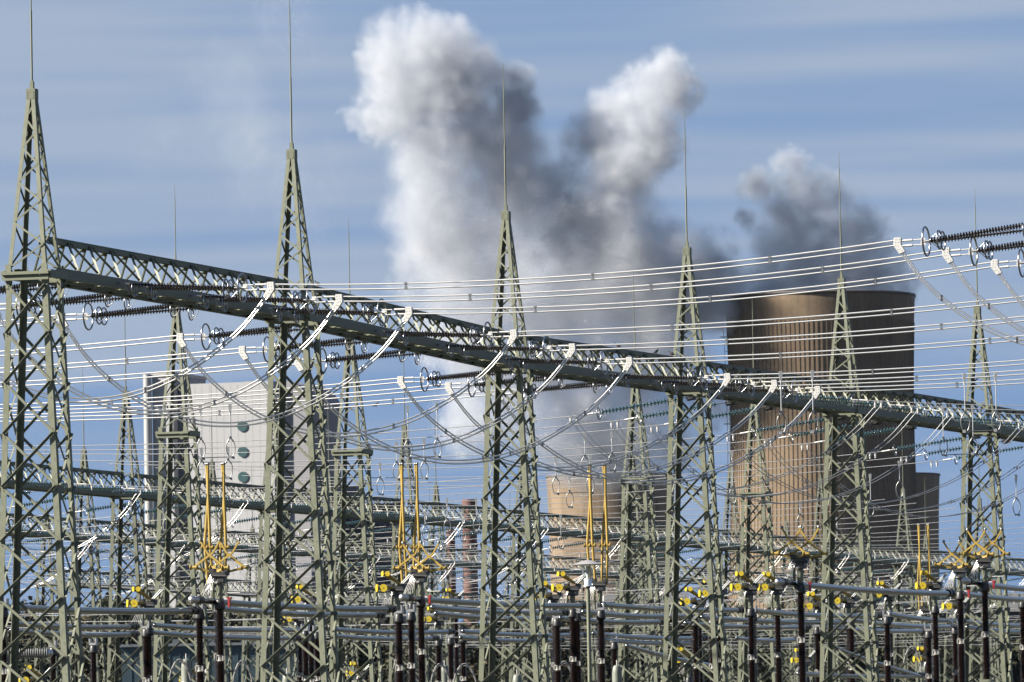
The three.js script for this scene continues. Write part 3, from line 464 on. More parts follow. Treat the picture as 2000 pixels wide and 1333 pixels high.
// ---------------------------------------------------------------- hangers that dangle from the lines to meet the pantographs
const hangerGeo = (() => { const loop = new THREE.CatmullRomCurve3([V(0, 0, 0), V(0.15, -0.2, 0), V(0.17, -0.5, 0), V(0.08, -0.74, 0), V(0, -0.78, 0), V(-0.08, -0.74, 0), V(-0.17, -0.5, 0), V(-0.15, -0.2, 0)], true);
  return { clamp: join(box(0, 0, 0, 0.13, 0.22, 0.07), box(0, -0.16, 0, 0.09, 0.12, 0.08), rod(V(0, -0.2, 0), V(0, -0.34, 0), 0.04, 0.03)), loop: new THREE.TubeGeometry(loop, 40, 0.022, 6, true), foot: join(box(0, -0.78, 0, 0.2, 0.07, 0.06), box(0.12, -0.80, 0, 0.08, 0.1, 0.05)), neck: join(box(0, 0.02, 0, 0.1, 0.12, 0.06), rod(V(0, 0.05, 0), V(-0.1, -0.15, 0), 0.018), rod(V(0, 0.05, 0), V(0.1, -0.15, 0), 0.018)) }; })();
function hanger(px, y0, y1, z, label, group = 'hangers under the conductors') {
  const p = at(px, y0, z), L = p.y - at(px, y1, z).y, t = thing('contact_hanger', label, 'contact hanger', p, group, -TH + 0.35), s = FPX / z > 40 ? 1 : 0.9;
  part('line_clamp', hangerGeo.clamp, MAT.aluWhite, t); part('hanger_rod', rod(V(0, -0.3, 0), V(0, -L + 0.78 * s, 0), 0.022), MAT.alu, t);
  const g = part('contact_loop', hangerGeo.loop, MAT.galv, t); g.position.y = -L + 0.78 * s; part('loop_neck', hangerGeo.neck, MAT.galv, g); part('loop_foot', hangerGeo.foot, MAT.galv, g); return p;
}
function hangerPair(x0, ya, x1, yb, bottom, z, where) {
  hanger(x0, ya, bottom + 2, z, `left hanger with oval contact loop, ${where}`); hanger(x1, yb, bottom, z, `right hanger with oval contact loop, ${where}`);
  const a = at(x0, bottom + 1, z), b = at(x1, bottom - 1, z), t = thing('spreader_bar', `thin spreader bar joining the two contact loops, ${where}`, 'bar', a, 'spreader bars of the hangers'); part('bar', rod(V(0, 0, 0), b.clone().sub(a), 0.02), MAT.galv, t); part('end_clamp', box(0, 0, 0, 0.12, 0.12, 0.08), MAT.aluWhite, t); part('end_clamp', box(0, 0, 0, 0.12, 0.12, 0.08).translate(b.x - a.x, b.y - a.y, b.z - a.z), MAT.aluWhite, t);
}
hangerPair(391, 797, 449, 795, 894, 291, 'before the grey boiler house'); hangerPair(796, 797, 853, 791, 893, 318, 'right of the sitting pigeon');
hangerPair(1525, 731, 1587, 729, 845, 276, 'left of the fifth front tower'); hangerPair(1884, 735, 1945, 733, 842, 291, 'at the sixth front tower');
hangerPair(774, 868, 828, 862, 935, 330, 'above the second yellow pantograph'); hangerPair(1085, 895, 1152, 893, 963, 345, 'left of the third yellow pantograph');
hangerPair(1842, 797, 1900, 795, 888, 330, 'low beside the sixth front tower'); hangerPair(873, 977, 930, 977, 1037, 400, 'before the thicker red chimney'); hangerPair(393, 880, 445, 878, 935, 305, 'over the first yellow pantograph');
for (const [x, a, b, z, w] of [[742, 908, 966, 345, 'left of the second yellow pantograph'], [1112, 930, 988, 360, 'low between third front tower and third pantograph'], [1142, 852, 925, 330, 'left part of the middle gap'], [1195, 848, 920, 330, 'right of the third yellow pantograph'], [1430, 885, 985, 345, 'left of the huge cooling tower'], [1757, 905, 972, 345, 'before the dark flank of the huge cooling tower'], [1563, 985, 1032, 380, 'before the sunlit flank of the huge cooling tower'], [1985, 932, 1006, 345, 'at the right edge'], [830, 1003, 1052, 400, 'low right of the second pantograph'], [903, 1000, 1055, 400, 'before the thinner red chimney'], [255, 985, 1003, 400, 'right of the first front tower'], [318, 985, 1070, 420, 'before the boiler house stair tower'], [1095, 1010, 1070, 430, 'low in the middle gap'], [1700, 930, 1005, 380, 'behind the fifth front tower'], [1635, 1015, 1075, 420, 'low behind the fifth front tower'], [632, 975, 1035, 400, 'behind the second front tower']]) hanger(x, a, b, z, `single hanger with contact loop ${w}`, 'single hangers under the conductors');

// ---------------------------------------------------------------- post insulators, pantograph disconnectors, tube busbars
const postGeo = { up: shedPost(0.115, 0.19, 1.72, 0.062, 16), low: shedPost(0.125, 0.2, 1.72, 0.062, 16), flange: join(lathe([[0.001, 0], [0.15, 0], [0.15, 0.04], [0.12, 0.06], [0.12, 0.2], [0.15, 0.22], [0.15, 0.26], [0.001, 0.27]], 14), box(0.13, 0.13, 0.1, 0.06, 0.2, 0.06), box(-0.13, 0.13, 0.1, 0.06, 0.2, 0.06)), collar: lathe([[0.001, 0], [0.19, 0], [0.21, 0.08], [0.17, 0.3], [0.13, 0.4], [0.001, 0.42]], 14) };
function postParts(t, top) { // hangs from y = top down to the support and the ground (t stands on the ground)
  part('post_insulator', postGeo.up, MAT.brown, t).position.y = top - 1.9; part('metal_flange', postGeo.flange, MAT.white, t).position.y = top - 2.14; part('post_insulator', postGeo.low, MAT.brown, t).position.y = top - 3.85; part('collar', postGeo.collar, MAT.dark, t).position.y = top - 0.22;
  const h = top - 3.85; part('support_column', join(rod(V(0, 0, 0), V(0, h - 0.12, 0), 0.16, 0.16, 14), box(0, h - 0.07, 0, 0.5, 0.1, 0.5), box(0, 0.05, 0, 0.6, 0.1, 0.6)), MAT.green, t);
}
const stand = (px, py, z) => { const p = at(px, py, z), h = p.y; return [p.setY(0), h]; };
function postInsulator(px, py, z, label) { const [p, h] = stand(px, py, z), t = thing('post_insulator_stand', label, 'post insulator', p, 'brown post insulators under the tube busbars', -TH); postParts(t, h); part('tube_saddle', join(box(0, h + 0.22, 0, 0.34, 0.1, 0.26), box(0.15, h + 0.34, 0, 0.06, 0.26, 0.26), box(-0.15, h + 0.34, 0, 0.06, 0.26, 0.26)), MAT.aluDull, t); return t; }
const spool = (x, y, z) => join(new THREE.CylinderGeometry(0.055, 0.055, 0.26, 10).rotateZ(Math.PI / 2).translate(x, y, z), ...[-0.12, 0.12].map((d) => new THREE.CylinderGeometry(0.10, 0.10, 0.035, 14).rotateZ(Math.PI / 2).translate(x + d, y, z)));
const openGeo = (() => {
  const o = { arms: [], tips: [], spools: [], links: [] };
  for (const [ox, oz] of [[-0.27, 0.3], [0.27, -0.3]]) {
    const L = V(-0.62 + ox, 0.30, oz), R = V(0.62 + ox, 0.26, oz), tR = V(0.42 + ox, 1.26, oz), tL = V(-0.34 + ox, 1.26, oz), bR = V(0.16 + ox, 0.83, oz), bL = V(-0.06 + ox, 0.80, oz);
    o.arms.push(join(bar(L, bR, 0.085, 0.07), bar(bR, tR, 0.07, 0.06)), join(bar(R, bL, 0.095, 0.08), bar(bL, tL, 0.08, 0.06)));
    for (const t of [tR, tL]) o.tips.push(join(new THREE.SphereGeometry(0.065, 10, 8).translate(t.x, t.y + 0.04, t.z), rod(V(t.x, t.y, t.z), V(t.x, t.y + 0.10, t.z), 0.062, 0.05, 8)));
    o.spools.push(spool(L.x, L.y, L.z), spool(R.x, R.y, R.z)); o.links.push(bar(V(ox * 0.4, 0.08, oz * 0.4), L, 0.10, 0.08), bar(V(ox * 0.4, 0.08, oz * 0.4), R, 0.10, 0.08));
  }
  o.head = join(box(0, 0.05, 0, 0.62, 0.12, 0.5), box(0.05, -0.14, 0, 0.34, 0.26, 0.4), rod(V(-0.3, -0.02, 0.2), V(0.36, -0.05, 0.2), 0.06, 0.06, 10), box(-0.22, 0.16, 0.1, 0.2, 0.16, 0.3), box(0.24, 0.15, -0.1, 0.18, 0.14, 0.3), rod(V(0, -0.3, 0), V(0, -0.16, 0), 0.24, 0.2, 12));
  o.pole = join(rod(V(0, -0.3, 0), V(0, -1.12, 0), 0.115, 0.115, 14), rod(V(-0.24, -0.3, 0), V(-0.24, -1.1, 0), 0.055, 0.055, 8));
  const leads = []; for (let k = 0; k < 6; k++) leads.push(tubeOf([V(-0.22 + k * 0.04, 0.02, 0.3 - k * 0.08), V(-0.38 + k * 0.03, -0.3, 0.35 - k * 0.08), V(-0.62 + k * 0.07, -0.72, 0.3 - k * 0.06)], 0.012, 8, 5));
  o.leads = join(leads); o.tagg = join(box(0.42, -1.02, 0.12, 0.07, 0.34, 0.14), box(0.42, -0.86, 0.12, 0.16, 0.05, 0.16)); o.bracket = join(box(0.32, -0.88, 0.1, 0.2, 0.05, 0.06), box(0.6, -0.66, 0, 0.5, 0.03, 0.3));
  return o;
})();
function openPantograph(px, py, z, label) {
  const [p, h] = stand(px, py, z), t = thing('pantograph_disconnector', label, 'disconnector', p, 'folded pantograph disconnectors', -TH);
  const put = (n, g, m) => { const q = part(n, g, m, t); q.position.y = h; return q; };
  openGeo.arms.forEach((g) => put('scissor_arm', g, MAT.yellow)); openGeo.tips.forEach((g) => put('contact_tip', g, MAT.galv)); openGeo.spools.forEach((g) => put('joint_spool', g, MAT.yellow)); openGeo.links.forEach((g) => put('lower_link', g, MAT.yellow)); put('drive_head', openGeo.head, MAT.dark); put('pole', openGeo.pole, MAT.green); put('flexible_leads', openGeo.leads, MAT.alu); put('red_marker', openGeo.tagg, MAT.red); put('bracket', openGeo.bracket, MAT.aluWhite);
  postParts(t, h - 1.05);
}
openPantograph(428, 1124, 264, 'folded yellow pantograph disconnector between first and second front tower'); openPantograph(821, 1124, 286, 'folded yellow pantograph disconnector between second and third front tower'); openPantograph(1563, 1096, 277, 'folded yellow pantograph disconnector left of the fifth front tower'); openPantograph(1923, 1096, 297, 'higher folded yellow pantograph disconnector at the sixth front tower'); openPantograph(1875, 1116, 312, 'lower folded yellow pantograph disconnector left of the sixth front tower');
function closedPantograph(px, py, z, top, mid, label, s = 1) { // stretched up to the hanger loops
  const [p, h] = stand(px, py, z), t = thing('raised_pantograph', label, 'disconnector', p, 'raised pantograph disconnectors', -TH), yt = at(px, top, z).y, ym = at(px, mid, z).y;
  for (const [ox, oz] of [[-0.36 * s, 0.12], [0.26 * s, -0.12]]) {
    const apex = V(ox + 0.06, mixf(ym, yt, 0.62), oz), up = V(ox + 0.03, yt, oz);
    for (const d of [-0.15 * s, 0.13 * s]) { const foot = V(ox + d, ym, oz + d * 0.4); part('upper_arm', join(rod(foot, apex, 0.066 * s, 0.058 * s, 9), rod(apex, up.clone().add(V(d * 0.5, 0, d * 0.6)), 0.058 * s, 0.05 * s, 9)), MAT.yellow, t); part('joint_spool', spool(foot.x, foot.y - 0.03, foot.z), MAT.yellow, t); part('lower_arm', rod(V(ox * 0.7 + d * 0.8, h, oz), foot, 0.062 * s, 0.055 * s, 9), MAT.yellow, t); part('contact_tip', new THREE.SphereGeometry(0.075 * s, 10, 8).translate(up.x + d * 0.5, up.y + 0.03, up.z + d * 0.6), MAT.galv, t); }
  }
  const put = (n, g, m) => { const q = part(n, g, m, t); q.position.y = h; return q; }; put('drive_head', openGeo.head, MAT.dark); put('pole', openGeo.pole, MAT.green); put('flexible_leads', openGeo.leads, MAT.alu); postParts(t, h - 1.05);
}
closedPantograph(424, 1140, 300, 908, 1068, 'raised yellow pantograph arms standing before the grey boiler house'); closedPantograph(803, 1140, 322, 908, 1068, 'raised yellow pantograph arms between second and third front tower'); closedPantograph(1171, 1142, 316, 910, 1064, 'raised yellow pantograph arms before the low middle cooling tower'); closedPantograph(1808, 1192, 430, 1026, 1148, 'slim raised yellow pantograph arms right of the fifth front tower', 0.85);
const discHub = new THREE.CylinderGeometry(0.022, 0.022, 0.075, 8).rotateX(Math.PI / 2);
const discGeo = (() => { const D = (x, y, z, r, a) => new THREE.CylinderGeometry(r, r, 0.05, 26).rotateX(Math.PI / 2).rotateY(a).translate(x, y, z); return { big: [D(-0.72, 0.06, 0.52, 0.165, -0.95), D(-0.42, 0.06, 0.56, 0.165, 0.12)], small: [D(-0.52, 0.66, 0.34, 0.11, -0.75), D(-0.30, 0.66, 0.36, 0.11, 0.1)], arms: [bar(V(0.1, 0.1, 0), V(-0.42, 0.06, 0.5), 0.12, 0.1), bar(V(0.1, 0.0, 0), V(-0.72, 0.06, 0.46), 0.12, 0.1), bar(V(0.12, 0.24, 0), V(-0.3, 0.64, 0.34), 0.1, 0.08), bar(V(0.05, 0.26, 0), V(-0.52, 0.64, 0.3), 0.1, 0.08)], rods: [rod(V(0.1, 0.2, -0.1), V(0.5, 0.62, -0.2), 0.035), rod(V(0.2, 0.2, -0.1), V(0.58, 0.6, -0.2), 0.035)] }; })();
let disc0 = {};
function discPantograph(px, py, z, label) { // seen end-on: round yellow pivot covers
  const [p, h] = stand(px, py, z), H = Math.round(h * 2) / 2, group = 'end-on pantographs with yellow pivot covers'; let t = disc0[H];
  if (t) { t = copyOf(t, label, p, group); t.scale.setScalar(1); t.position.y += h - H; return t; }
  t = disc0[H] = thing('end_on_pantograph', label, 'disconnector', p, group, -TH); t.position.y += h - H;
  const put = (n, g, m) => { const q = part(n, g, m, t); q.position.y = H; return q; };
  discGeo.big.forEach((g, n) => { const c = put('pivot_cover', g, MAT.disc), h = part('hub_bolt', discHub, MAT.dark, c); h.position.set(n ? -0.42 : -0.72, 0.06, n ? 0.56 : 0.52); h.rotation.y = n ? 0.12 : -0.95; }); discGeo.small.forEach((g) => put('small_cover', g, MAT.disc)); discGeo.arms.forEach((g) => put('folded_arm', g, MAT.yellow)); discGeo.rods.forEach((g) => put('stay_rod', g, MAT.galv)); put('drive_head', openGeo.head, MAT.dark); put('pole', openGeo.pole, MAT.green); put('flexible_leads', openGeo.leads, MAT.alu); postParts(t, H - 1.05); return t;
}
for (const [x, y, z, w] of [[289, 1182, 300, 'behind the first tower gap, above the left tube busbar'], [605, 1174, 345, 'behind the second front tower'], [776, 1152, 300, 'left of the second folded pantograph'], [1083, 1168, 325, 'right of the third front tower'], [1118, 1151, 312, 'left of the street lamp'], [1365, 1178, 345, 'behind the fourth front tower, lower'], [1402, 1162, 335, 'right of the fourth front tower'], [1466, 1150, 318, 'farther right of the fourth front tower, large covers'], [1518, 1150, 330, 'left of the third ball-ended tube'], [1604, 1187, 345, 'below the third folded pantograph'], [1658, 1176, 350, 'behind the fifth front tower'], [1738, 1164, 372, 'right of the fifth front tower'], [1826, 1147, 335, 'at the slim raised pantograph'], [1876, 1187, 350, 'below the sixth tower tubes'], [1345, 1292, 395, 'low at the fourth front tower foot'], [1815, 1290, 400, 'low right of the fifth tower foot'], [585, 1212, 400, 'low behind the second front tower'], [858, 1212, 400, 'low right of the second folded pantograph'], [75, 1332, 330, 'at the bottom left edge'], [705, 1318, 430, 'low between second and third front tower'], [1575, 1292, 420, 'low below the third folded pantograph'], [385, 1330, 360, 'low before the boiler house'], [890, 1172, 480, 'far off before the thinner chimney']]) discPantograph(x, y, z, `yellow end-on pantograph ${w}`);

function busTube(x0, y0, z0, x1, y1, label, ball, dia = 0.24, sag = 0.10) {
  const a = at(x0, y0, z0), e = alongTo(a, B, x1); e.y = at(x1, y1, -e.z).y;
  const t = thing('tube_busbar', label, 'busbar', a, 'tube busbars'), b = e.clone().sub(a), pts = sagLine(V(0, 0, 0), b, sag, 8); part('tube', join(tubeOf(pts, dia / 2, 24, 20), new THREE.SphereGeometry(dia * 0.498, 16, 10)), MAT.tube, t);
  const d = b.clone().normalize(), pr = part('end_clamp', join(rod(b.clone().addScaledVector(d, -0.9), b.clone().addScaledVector(d, -0.55), dia * 0.66, dia * 0.66, 16), rod(b.clone().addScaledVector(d, -0.35), b.clone().addScaledVector(d, -0.1), dia * 0.66, dia * 0.66, 16), rod(b.clone().addScaledVector(d, -0.1), b.clone().addScaledVector(d, 0.05), dia * 0.56, dia * 0.5, 16)), MAT.dark, t); part('end_cap', rod(b, b.clone().addScaledVector(d, 0.12), dia * 0.45, dia * 0.3, 14), MAT.aluWhite, pr);
  if (ball) { part('corona_ball', new THREE.SphereGeometry(0.155, 24, 16), MAT.aluDull, t); part('stub', rod(V(0, 0, 0), d.clone().multiplyScalar(0.6), 0.135, 0.13, 18), MAT.aluDull, t); part('clamp_ring', rod(d.clone().multiplyScalar(0.5), d.clone().multiplyScalar(0.9), 0.155, 0.155, 18), MAT.dark, t); }
  return -e.z;
}
for (const [x0, y0, z0, x1, y1, label, ball, dia, sag] of [
  [-40, 1183, 243, 388, 1193, 'upper left tube busbar passing behind the first front tower', 0], [375, 1172, 262, 770, 1190, 'ball-ended tube busbar starting before the boiler house', 1], [425, 1189, 272, 748, 1202, 'lower tube busbar beneath the first ball-ended one', 0, 0.23],
  [25, 1218, 285, 268, 1224, 'upper of two short tubes at the lower left', 0, 0.22], [22, 1232, 290, 268, 1239, 'lower of two short tubes at the lower left', 0, 0.22], [302, 1222, 320, 600, 1231, 'upper of two tubes low before the boiler house', 0, 0.22], [298, 1236, 325, 588, 1247, 'lower of two tubes low before the boiler house', 0, 0.22],
  [786, 1168, 284, 1148, 1184, 'ball-ended tube busbar starting beside the second folded pantograph', 1], [845, 1187, 292, 1108, 1197, 'second tube below the second ball-ended one', 0, 0.23], [852, 1199, 300, 1072, 1209, 'third tube below the second ball-ended one', 0, 0.23],
  [655, 1230, 335, 886, 1234, 'upper of two far tubes between second and third front tower', 0, 0.22], [655, 1243, 340, 855, 1247, 'lower of two far tubes between second and third front tower', 0, 0.22], [905, 1234, 350, 1148, 1240, 'upper far tube behind the third front tower', 0, 0.22], [900, 1246, 352, 1100, 1251, 'lower far tube behind the third front tower', 0, 0.22],
  [1180, 1182, 306, 1452, 1192, 'upper of three tubes right of the street lamp', 0, 0.23], [1140, 1196, 310, 1350, 1204, 'second of three tubes right of the street lamp', 0, 0.23], [1095, 1208, 312, 1300, 1215, 'third of three tubes right of the street lamp', 0, 0.23], [1160, 1238, 350, 1380, 1247, 'far low tube left of the fourth front tower', 0, 0.22], [1180, 1250, 352, 1360, 1256, 'farthest low tube left of the fourth front tower', 0, 0.22],
  [1476, 1194, 322, 1722, 1203, 'upper mid tube crossing the fifth front tower', 0, 0.23], [1372, 1206, 326, 1650, 1215, 'middle mid tube crossing the fifth front tower', 0, 0.23], [1340, 1218, 330, 1582, 1225, 'lower mid tube left of the fifth front tower', 0, 0.22],
  [1521, 1137, 275, 1862, 1160, 'ball-ended tube busbar in front of the fifth front tower', 1], [1886, 1135, 295, 2070, 1154, 'ball-ended tube busbar at the right edge', 1], [1882, 1160, 312, 2060, 1172, 'short tube at the right edge below the ball-ended one', 0, 0.23],
  [1738, 1200, 335, 1884, 1213, 'upper tube low between fifth and sixth front tower', 0, 0.23], [1668, 1213, 340, 1870, 1225, 'middle tube low between fifth and sixth front tower', 0, 0.22], [1600, 1224, 345, 1810, 1233, 'lower tube low between fifth and sixth front tower', 0, 0.22], [1880, 1214, 350, 2060, 1222, 'low tube behind the sixth front tower', 0, 0.22], [1890, 1226, 352, 2060, 1236, 'lowest tube behind the sixth front tower', 0, 0.22],
  [1440, 1247, 360, 1562, 1249, 'short far tube left of the third folded pantograph', 0, 0.2], [1560, 1316, 330, 1805, 1320, 'tube along the bottom edge below the fifth front tower', 0, 0.22], [1225, 1262, 330, 1420, 1305, 'slanting tube falling behind the fourth front tower', 0, 0.2], [1620, 1262, 335, 1830, 1330, 'slanting tube falling behind the fifth front tower', 0, 0.2]]) busTube(x0, y0, z0, x1, y1, label, ball, dia, sag);
for (const [x, y, z, w] of [[5, 1197, 245, 'at the left picture edge'], [285, 1236, 300, 'at the end of the short left tubes'], [389, 1200, 264, 'hidden by the first folded pantograph'], [779, 1207, 286, 'left of a group under the second ball-ended tube'], [803, 1204, 290, 'middle of a group under the second ball-ended tube'], [596, 1240, 330, 'left of three behind the second front tower'], [607, 1246, 332, 'middle of three behind the second front tower'], [619, 1242, 334, 'right of three behind the second front tower'], [856, 1256, 355, 'left of three far ones right of the second pantograph'], [880, 1253, 357, 'middle of three far ones right of the second pantograph'], [904, 1248, 359, 'right of three far ones right of the second pantograph'], [1088, 1216, 316, 'left of three by the street lamp'], [1127, 1206, 312, 'middle of three by the street lamp'], [1174, 1200, 306, 'right of three by the street lamp'], [1358, 1216, 330, 'behind the fourth front tower'], [1391, 1218, 334, 'right of the fourth front tower, farther'], [1471, 1204, 322, 'midway between fourth and fifth front tower'], [1597, 1232, 345, 'just right of the third folded pantograph'], [1663, 1222, 340, 'behind the fifth front tower'], [1733, 1212, 335, 'right of the fifth front tower'], [1814, 1240, 345, 'left of the lower right pantograph'], [1866, 1232, 345, 'beside the lower right pantograph'], [1998, 1180, 330, 'at the right picture edge'], [182, 1268, 330, 'low between first tower and boiler house'], [103, 1272, 330, 'low behind the first front tower'], [1200, 1262, 352, 'low right of the street lamp']]) postInsulator(x, y, z, `brown ribbed post insulator ${w}`);

// ---------------------------------------------------------------- gantries farther back
let tower1 = null, girder1 = null;
function backRow(X0, Z0, i0, i1, which, glassMost, skip = []) {
  const step = STEP, P = (i) => V(X0, 0, -Z0).addScaledVector(step, i);
  for (let i = i0; i <= i1; i++) {
    const p = P(i), label = `${ORD[i - i0]} lattice tower counted from the left in the ${which} gantry row`, grp = `towers of the ${which} gantry row`, px = toPx(p.clone().setY(20))[0];
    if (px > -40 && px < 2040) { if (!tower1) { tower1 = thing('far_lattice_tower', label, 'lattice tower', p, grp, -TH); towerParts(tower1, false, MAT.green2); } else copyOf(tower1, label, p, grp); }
    if (i === i1) continue;
    const gl = `truss girder over the ${ORD[i - i0]} bay of the ${which} gantry row`, gg = `girders of the ${which} gantry row`;
    if (!girder1) { girder1 = thing('far_gantry_girder', gl, 'truss girder', p, gg, -TH); girderParts(girder1, false); girder1.userData.kind = 'thing'; } else copyOf(girder1, gl, p, gg);
    for (let k = 0; k < 3; k++) for (const d of [1, -1]) {
      const A = off(p, d * 0.74, BEAM + (d > 0 ? 0.15 : 0), (0.2 + 0.3 * k) * SPAN), q = toPx(A)[0]; if (i - i0 >= glassMost || q < -250 || q > 2250) continue;
      const Eq = glassSet(A, d, `green glass insulator, ${d > 0 ? 'camera' : 'far'} side of ${which} gantry row, ${ORD[i - i0]} bay, ${phaseWord[k]} phase`, `glass insulators of the ${which} gantry row ${d > 0 ? 'near' : 'far'} side`, false, d > 0 ? 0.04 : 0.12);
      singleLine(Eq, off(Eq, d * 30, 0.1), 0.6, `single conductor ${d > 0 ? 'coming forward' : 'going back'} from ${which} gantry row, ${ORD[i - i0]} bay, ${phaseWord[k]} phase`, `single conductors of the ${which} gantry row ${d > 0 ? 'near' : 'far'} side`, 0.019, 1);
      if (d > 0 && (i + k) % 3 === 0) jumper(off(Eq, 0.2, -0.28), off(A, -6.2, -0.75), 3.2, `slack jumper loop under ${which} gantry row, ${ORD[i - i0]} bay, ${phaseWord[k]} phase`, `jumper loops of the ${which} gantry row`, M.clone().multiplyScalar(0.12), 0.018, MAT.aluDull, 0.1);
    }
  }
}
backRow(-22.4, 414, -1, 9, 'third', 99); backRow(-29.2, 486, -1, 10, 'fourth', 99); backRow(-39, 596, 0, 12, 'fifth', 0);
// parallel flexible busbars lower down, between the rows
for (let i = 0; i < 16; i++) { const p = V(-20 + (i % 8) * 6.9, 11.2 + (i > 7 ? 1.3 : 0), -(372 + (i % 8) * 21 + (i > 7 ? 60 : 0))); const a = off(p, -34, 0), b = off(p, 34, 0); singleLine(a, b, 0.7, `${ORD[i % 8]} thin slack conductor of the ${i > 7 ? 'upper' : 'lower'} set crossing low behind the front towers`, 'low cross conductors behind the front gantry', 0.02, 0); }

// ---------------------------------------------------------------- street lamp, equipment at the foot, pigeons, hall
{
  const z = 212, p = at(1152, 1330, z).setY(0), Y = (py) => at(1152, py, z).y, t = thing('street_lamp', 'street lamp with wide silver disc shade and conical glass on green pole', 'street lamp', p);
  part('pole', rod(V(0, 0, 0), V(0, Y(1146), 0), 0.065, 0.055, 16), MAT.green, t); part('lamp_base', lathe([[0.001, Y(1147)], [0.15, Y(1147)], [0.15, Y(1144.5)], [0.115, Y(1144)], [0.118, Y(1131)], [0.001, Y(1131)]], 24), std(0.55, 0.56, 0.58, 0.4, 0.7), t);
  part('glass_cone', lathe([[0.118, Y(1131)], [0.20, Y(1104)], [0.195, Y(1104)], [0.113, Y(1131)]], 28), MAT.clear, t); part('lamp_tube', rod(V(0, Y(1131), 0), V(0, Y(1106), 0), 0.05, 0.05, 12), std(0.6, 0.6, 0.58, 0.5), t);
  part('disc_shade', lathe([[0.001, Y(1093)], [0.07, Y(1095)], [0.2, Y(1097)], [0.45, Y(1103)], [0.46, Y(1104)], [0.2, Y(1103.6)], [0.001, Y(1103.5)]], 36), MAT.lampCap, t);
}
function pigeon(p, turn, label) { // one continuous body with folded wings; legs below
  const t = thing('pigeon', label, 'bird', p, 'pigeons', turn), N = 14, S = 12, spine = [], rad = [], pos = [], idx = [];
  for (let i = 0; i <= N; i++) { const u = i / N, x = mixf(-0.20, 0.15, u), y = u < 0.72 ? mixf(0.05, 0.15, u / 0.72) : mixf(0.15, 0.245, (u - 0.72) / 0.28); spine.push([x - (u > 0.72 ? (u - 0.72) * 0.12 : 0), y]); rad.push([0.008, 0.022, 0.03, 0.042, 0.055, 0.064, 0.069, 0.07, 0.066, 0.056, 0.043, 0.034, 0.033, 0.028, 0.004][i]); }
  for (let i = 0; i <= N; i++) for (let j = 0; j < S; j++) { const a = j / S * 6.2832, [x, y] = spine[i], r = rad[i]; pos.push(x, y + Math.sin(a) * r * (i < 4 ? 0.45 : 1), Math.cos(a) * r * (i < 3 ? 1.2 : 0.92)); }
  for (let i = 0; i < N; i++) for (let j = 0; j < S; j++) { const a = i * S + j, b = i * S + (j + 1) % S; idx.push(a, b, a + S, b, b + S, a + S); }
  const g = new THREE.BufferGeometry(); g.setAttribute('position', new THREE.Float32BufferAttribute(pos, 3)); g.setIndex(idx); g.computeVertexNormals();
  part('body', g, MAT.feather, t); part('beak', rod(V(0.11, 0.25, 0), V(0.15, 0.243, 0), 0.009, 0.002, 6), MAT.dark, t); for (const s of [-1, 1]) part('leg', rod(V(0.01, 0, s * 0.025), V(0.0, 0.075, s * 0.03), 0.006, 0.009, 5), MAT.red, t);
}
pigeon(at(735, 796, 318), -0.2, 'dark pigeon perched on a conductor left of the middle'); for (const [x, y, a, w] of [[1207, 668, 2.6, 'left of three'], [1283, 684, 0.6, 'middle of three'], [1311, 689, 2.8, 'right of three']]) { const c = chordAt(x + 34, 1), q = off(c, -0.74, 1.28); pigeon(q, a, `pigeon on the girder top chord, ${w} near the fourth front tower`); } pigeon(off(chordAt(658, 1), -0.74, 1.28), 2.4, 'pigeon on the girder top chord beside the second front tower');
for (const [x, y, z, w] of [[363, 1288, 330, 'before the boiler house'], [868, 1300, 380, 'right of the second folded pantograph'], [1205, 1300, 350, 'right of the street lamp'], [20, 1300, 300, 'at the left edge'], [560, 1315, 360, 'behind the second front tower'], [1010, 1318, 340, 'behind the third front tower']]) { const [p, h] = stand(x, y, z), t = thing('current_transformer', `grey green cylindrical instrument transformer low ${w}`, 'transformer', p, 'instrument transformers at the bottom', -TH); part('tank', lathe([[0.001, h], [0.12, h], [0.2, h - 0.1], [0.24, h - 0.4], [0.24, h - 1.0], [0.3, h - 1.05], [0.3, h - 1.2], [0.2, h - 1.3], [0.001, h - 1.3]], 20), std(0.15, 0.165, 0.135, 0.5), t); part('post_insulator', postGeo.low, MAT.brown, t).position.y = h - 3.0; part('support_column', join(rod(V(0, 0, 0), V(0, h - 2.9, 0), 0.17, 0.17, 12), box(0, 0.05, 0, 0.6, 0.1, 0.6)), MAT.green, t); part('terminal', rod(V(0, h, 0), V(0, h + 0.25, 0), 0.03), MAT.aluWhite, t); }
for (const [x0, x1, y, z, w] of [[842, 878, 1333, 350, 'left of a pair between second and third front tower'], [886, 930, 1333, 350, 'right of a pair between second and third front tower'], [1085, 1120, 1330, 335, 'beside the third front tower foot'], [330, 372, 1328, 320, 'before the boiler house'], [455, 492, 1330, 320, 'right of the first folded pantograph'], [1765, 1800, 1300, 350, 'right of the fifth tower foot']]) { const a = at(x0, y, z), b = at(x1, y, z); jumper(a, b, -0.85, `pale hooped cable ${w}`, 'pale hooped cables at the bottom', V(0, 0.05, 0), 0.028, MAT.white); }
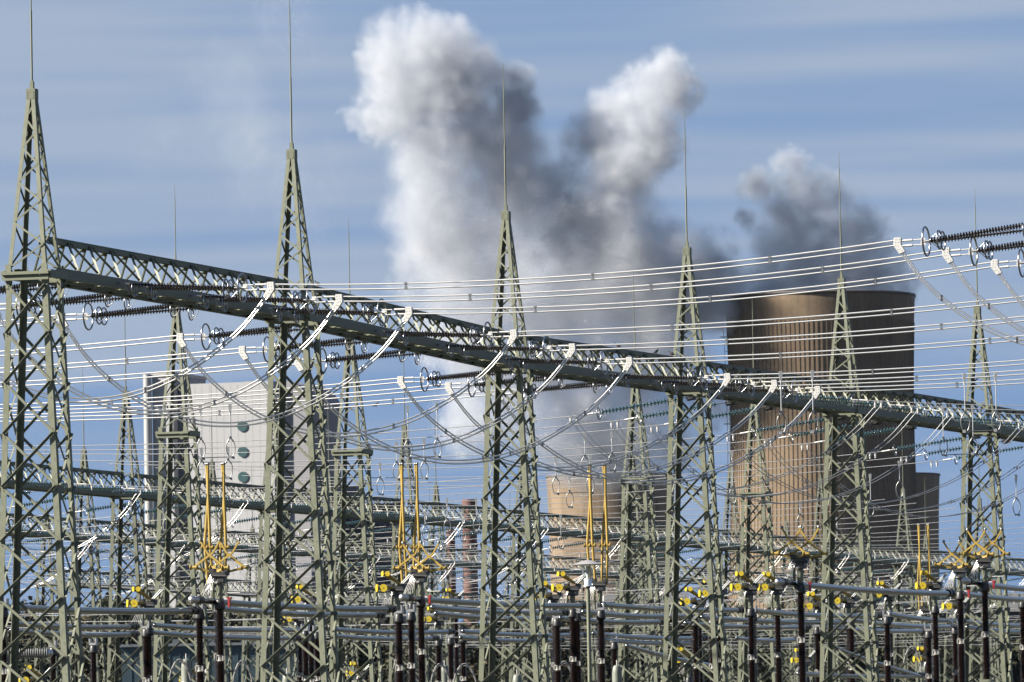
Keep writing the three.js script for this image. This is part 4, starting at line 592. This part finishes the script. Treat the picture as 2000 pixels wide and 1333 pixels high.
{ const a = at(-5, 1278, 285), b = at(95, 1277, 285), t = thing('horizontal_bushing', 'grey ribbed horizontal bushing with ball end behind the first front tower', 'bushing', a), D = b.clone().sub(a), L = D.length(), g = shedPost(0.15, 0.22, L, 0.09, 16); g.applyQuaternion(new THREE.Quaternion().setFromUnitVectors(UP, D.clone().normalize())); part('ribbed_housing', g, std(0.25, 0.25, 0.24, 0.5), t); part('ball_end', new THREE.SphereGeometry(0.17, 18, 12).translate(D.x, D.y, D.z), MAT.aluDull, t); part('support_column', rod(V(D.x * 0.3, -a.y, D.z * 0.3), V(D.x * 0.3, -0.2, D.z * 0.3), 0.16, 0.16, 12), MAT.green, t); }
{ const z = 800, k = FPX / z, p = at(410, 1500, z).setY(0), h = at(410, 1262, z).y, t = thing('equipment_hall', 'low dark teal clad hall at the bottom behind the left towers', 'building', p, null, 0); const w = 340 / k; part('wall', box(0, h / 2, -8, w, h, 16), std(0.035, 0.075, 0.10, 0.7, 0, { map: M2 }), t); const r = part('roof', box(0, h + 0.15, -8, w + 0.6, 0.3, 16.6), std(0.16, 0.18, 0.2, 0.6), t); for (let i = 0; i < 5; i++) part('roof_vent', box(-w / 2 + (i + 0.5) * w / 5, h + 0.6, -6, 0.8, 0.6, 0.8), MAT.galv, r); for (let i = 0; i < 7; i++) part('door', box(-w / 2 + (i + 0.5) * w / 7, 2, 0.03, 1.6, 4, 0.08), std(0.05, 0.06, 0.065, 0.6), t); for (let i = 1; i < 18; i++) part('cladding_seam', box(-w / 2 + i * w / 18, h / 2, 0.02, 0.08, h - 0.1, 0.06), std(0.05, 0.09, 0.115, 0.7), t); }

// an overhead line leaving the yard, far left
for (let i = 0; i < 7; i++) { const a = at(-30, 1010 + i * 17, 720 + i * 4), b = at(225 + i * 9, 1052 + i * 13, 900 + i * 4), t = thing('distant_wire', `${ORD[i]} dark wire from the top of a far overhead line at the left`, 'power line', a, 'wires of the far overhead line'); part('wire', tubeOf(sagLine(V(0, 0, 0), b.clone().sub(a), 2.2), 0.028, 20, 5), MAT.galv, t); part('end_fitting', rod(b.clone().sub(a), b.clone().sub(a).add(V(0.8, 0.1, -4)), 0.07, 0.07, 5), MAT.galv, t); }
scene.fog = new THREE.FogExp2(new THREE.Color(0.55, 0.68, 0.95), 0.000004);
renderer.render(scene, camera);
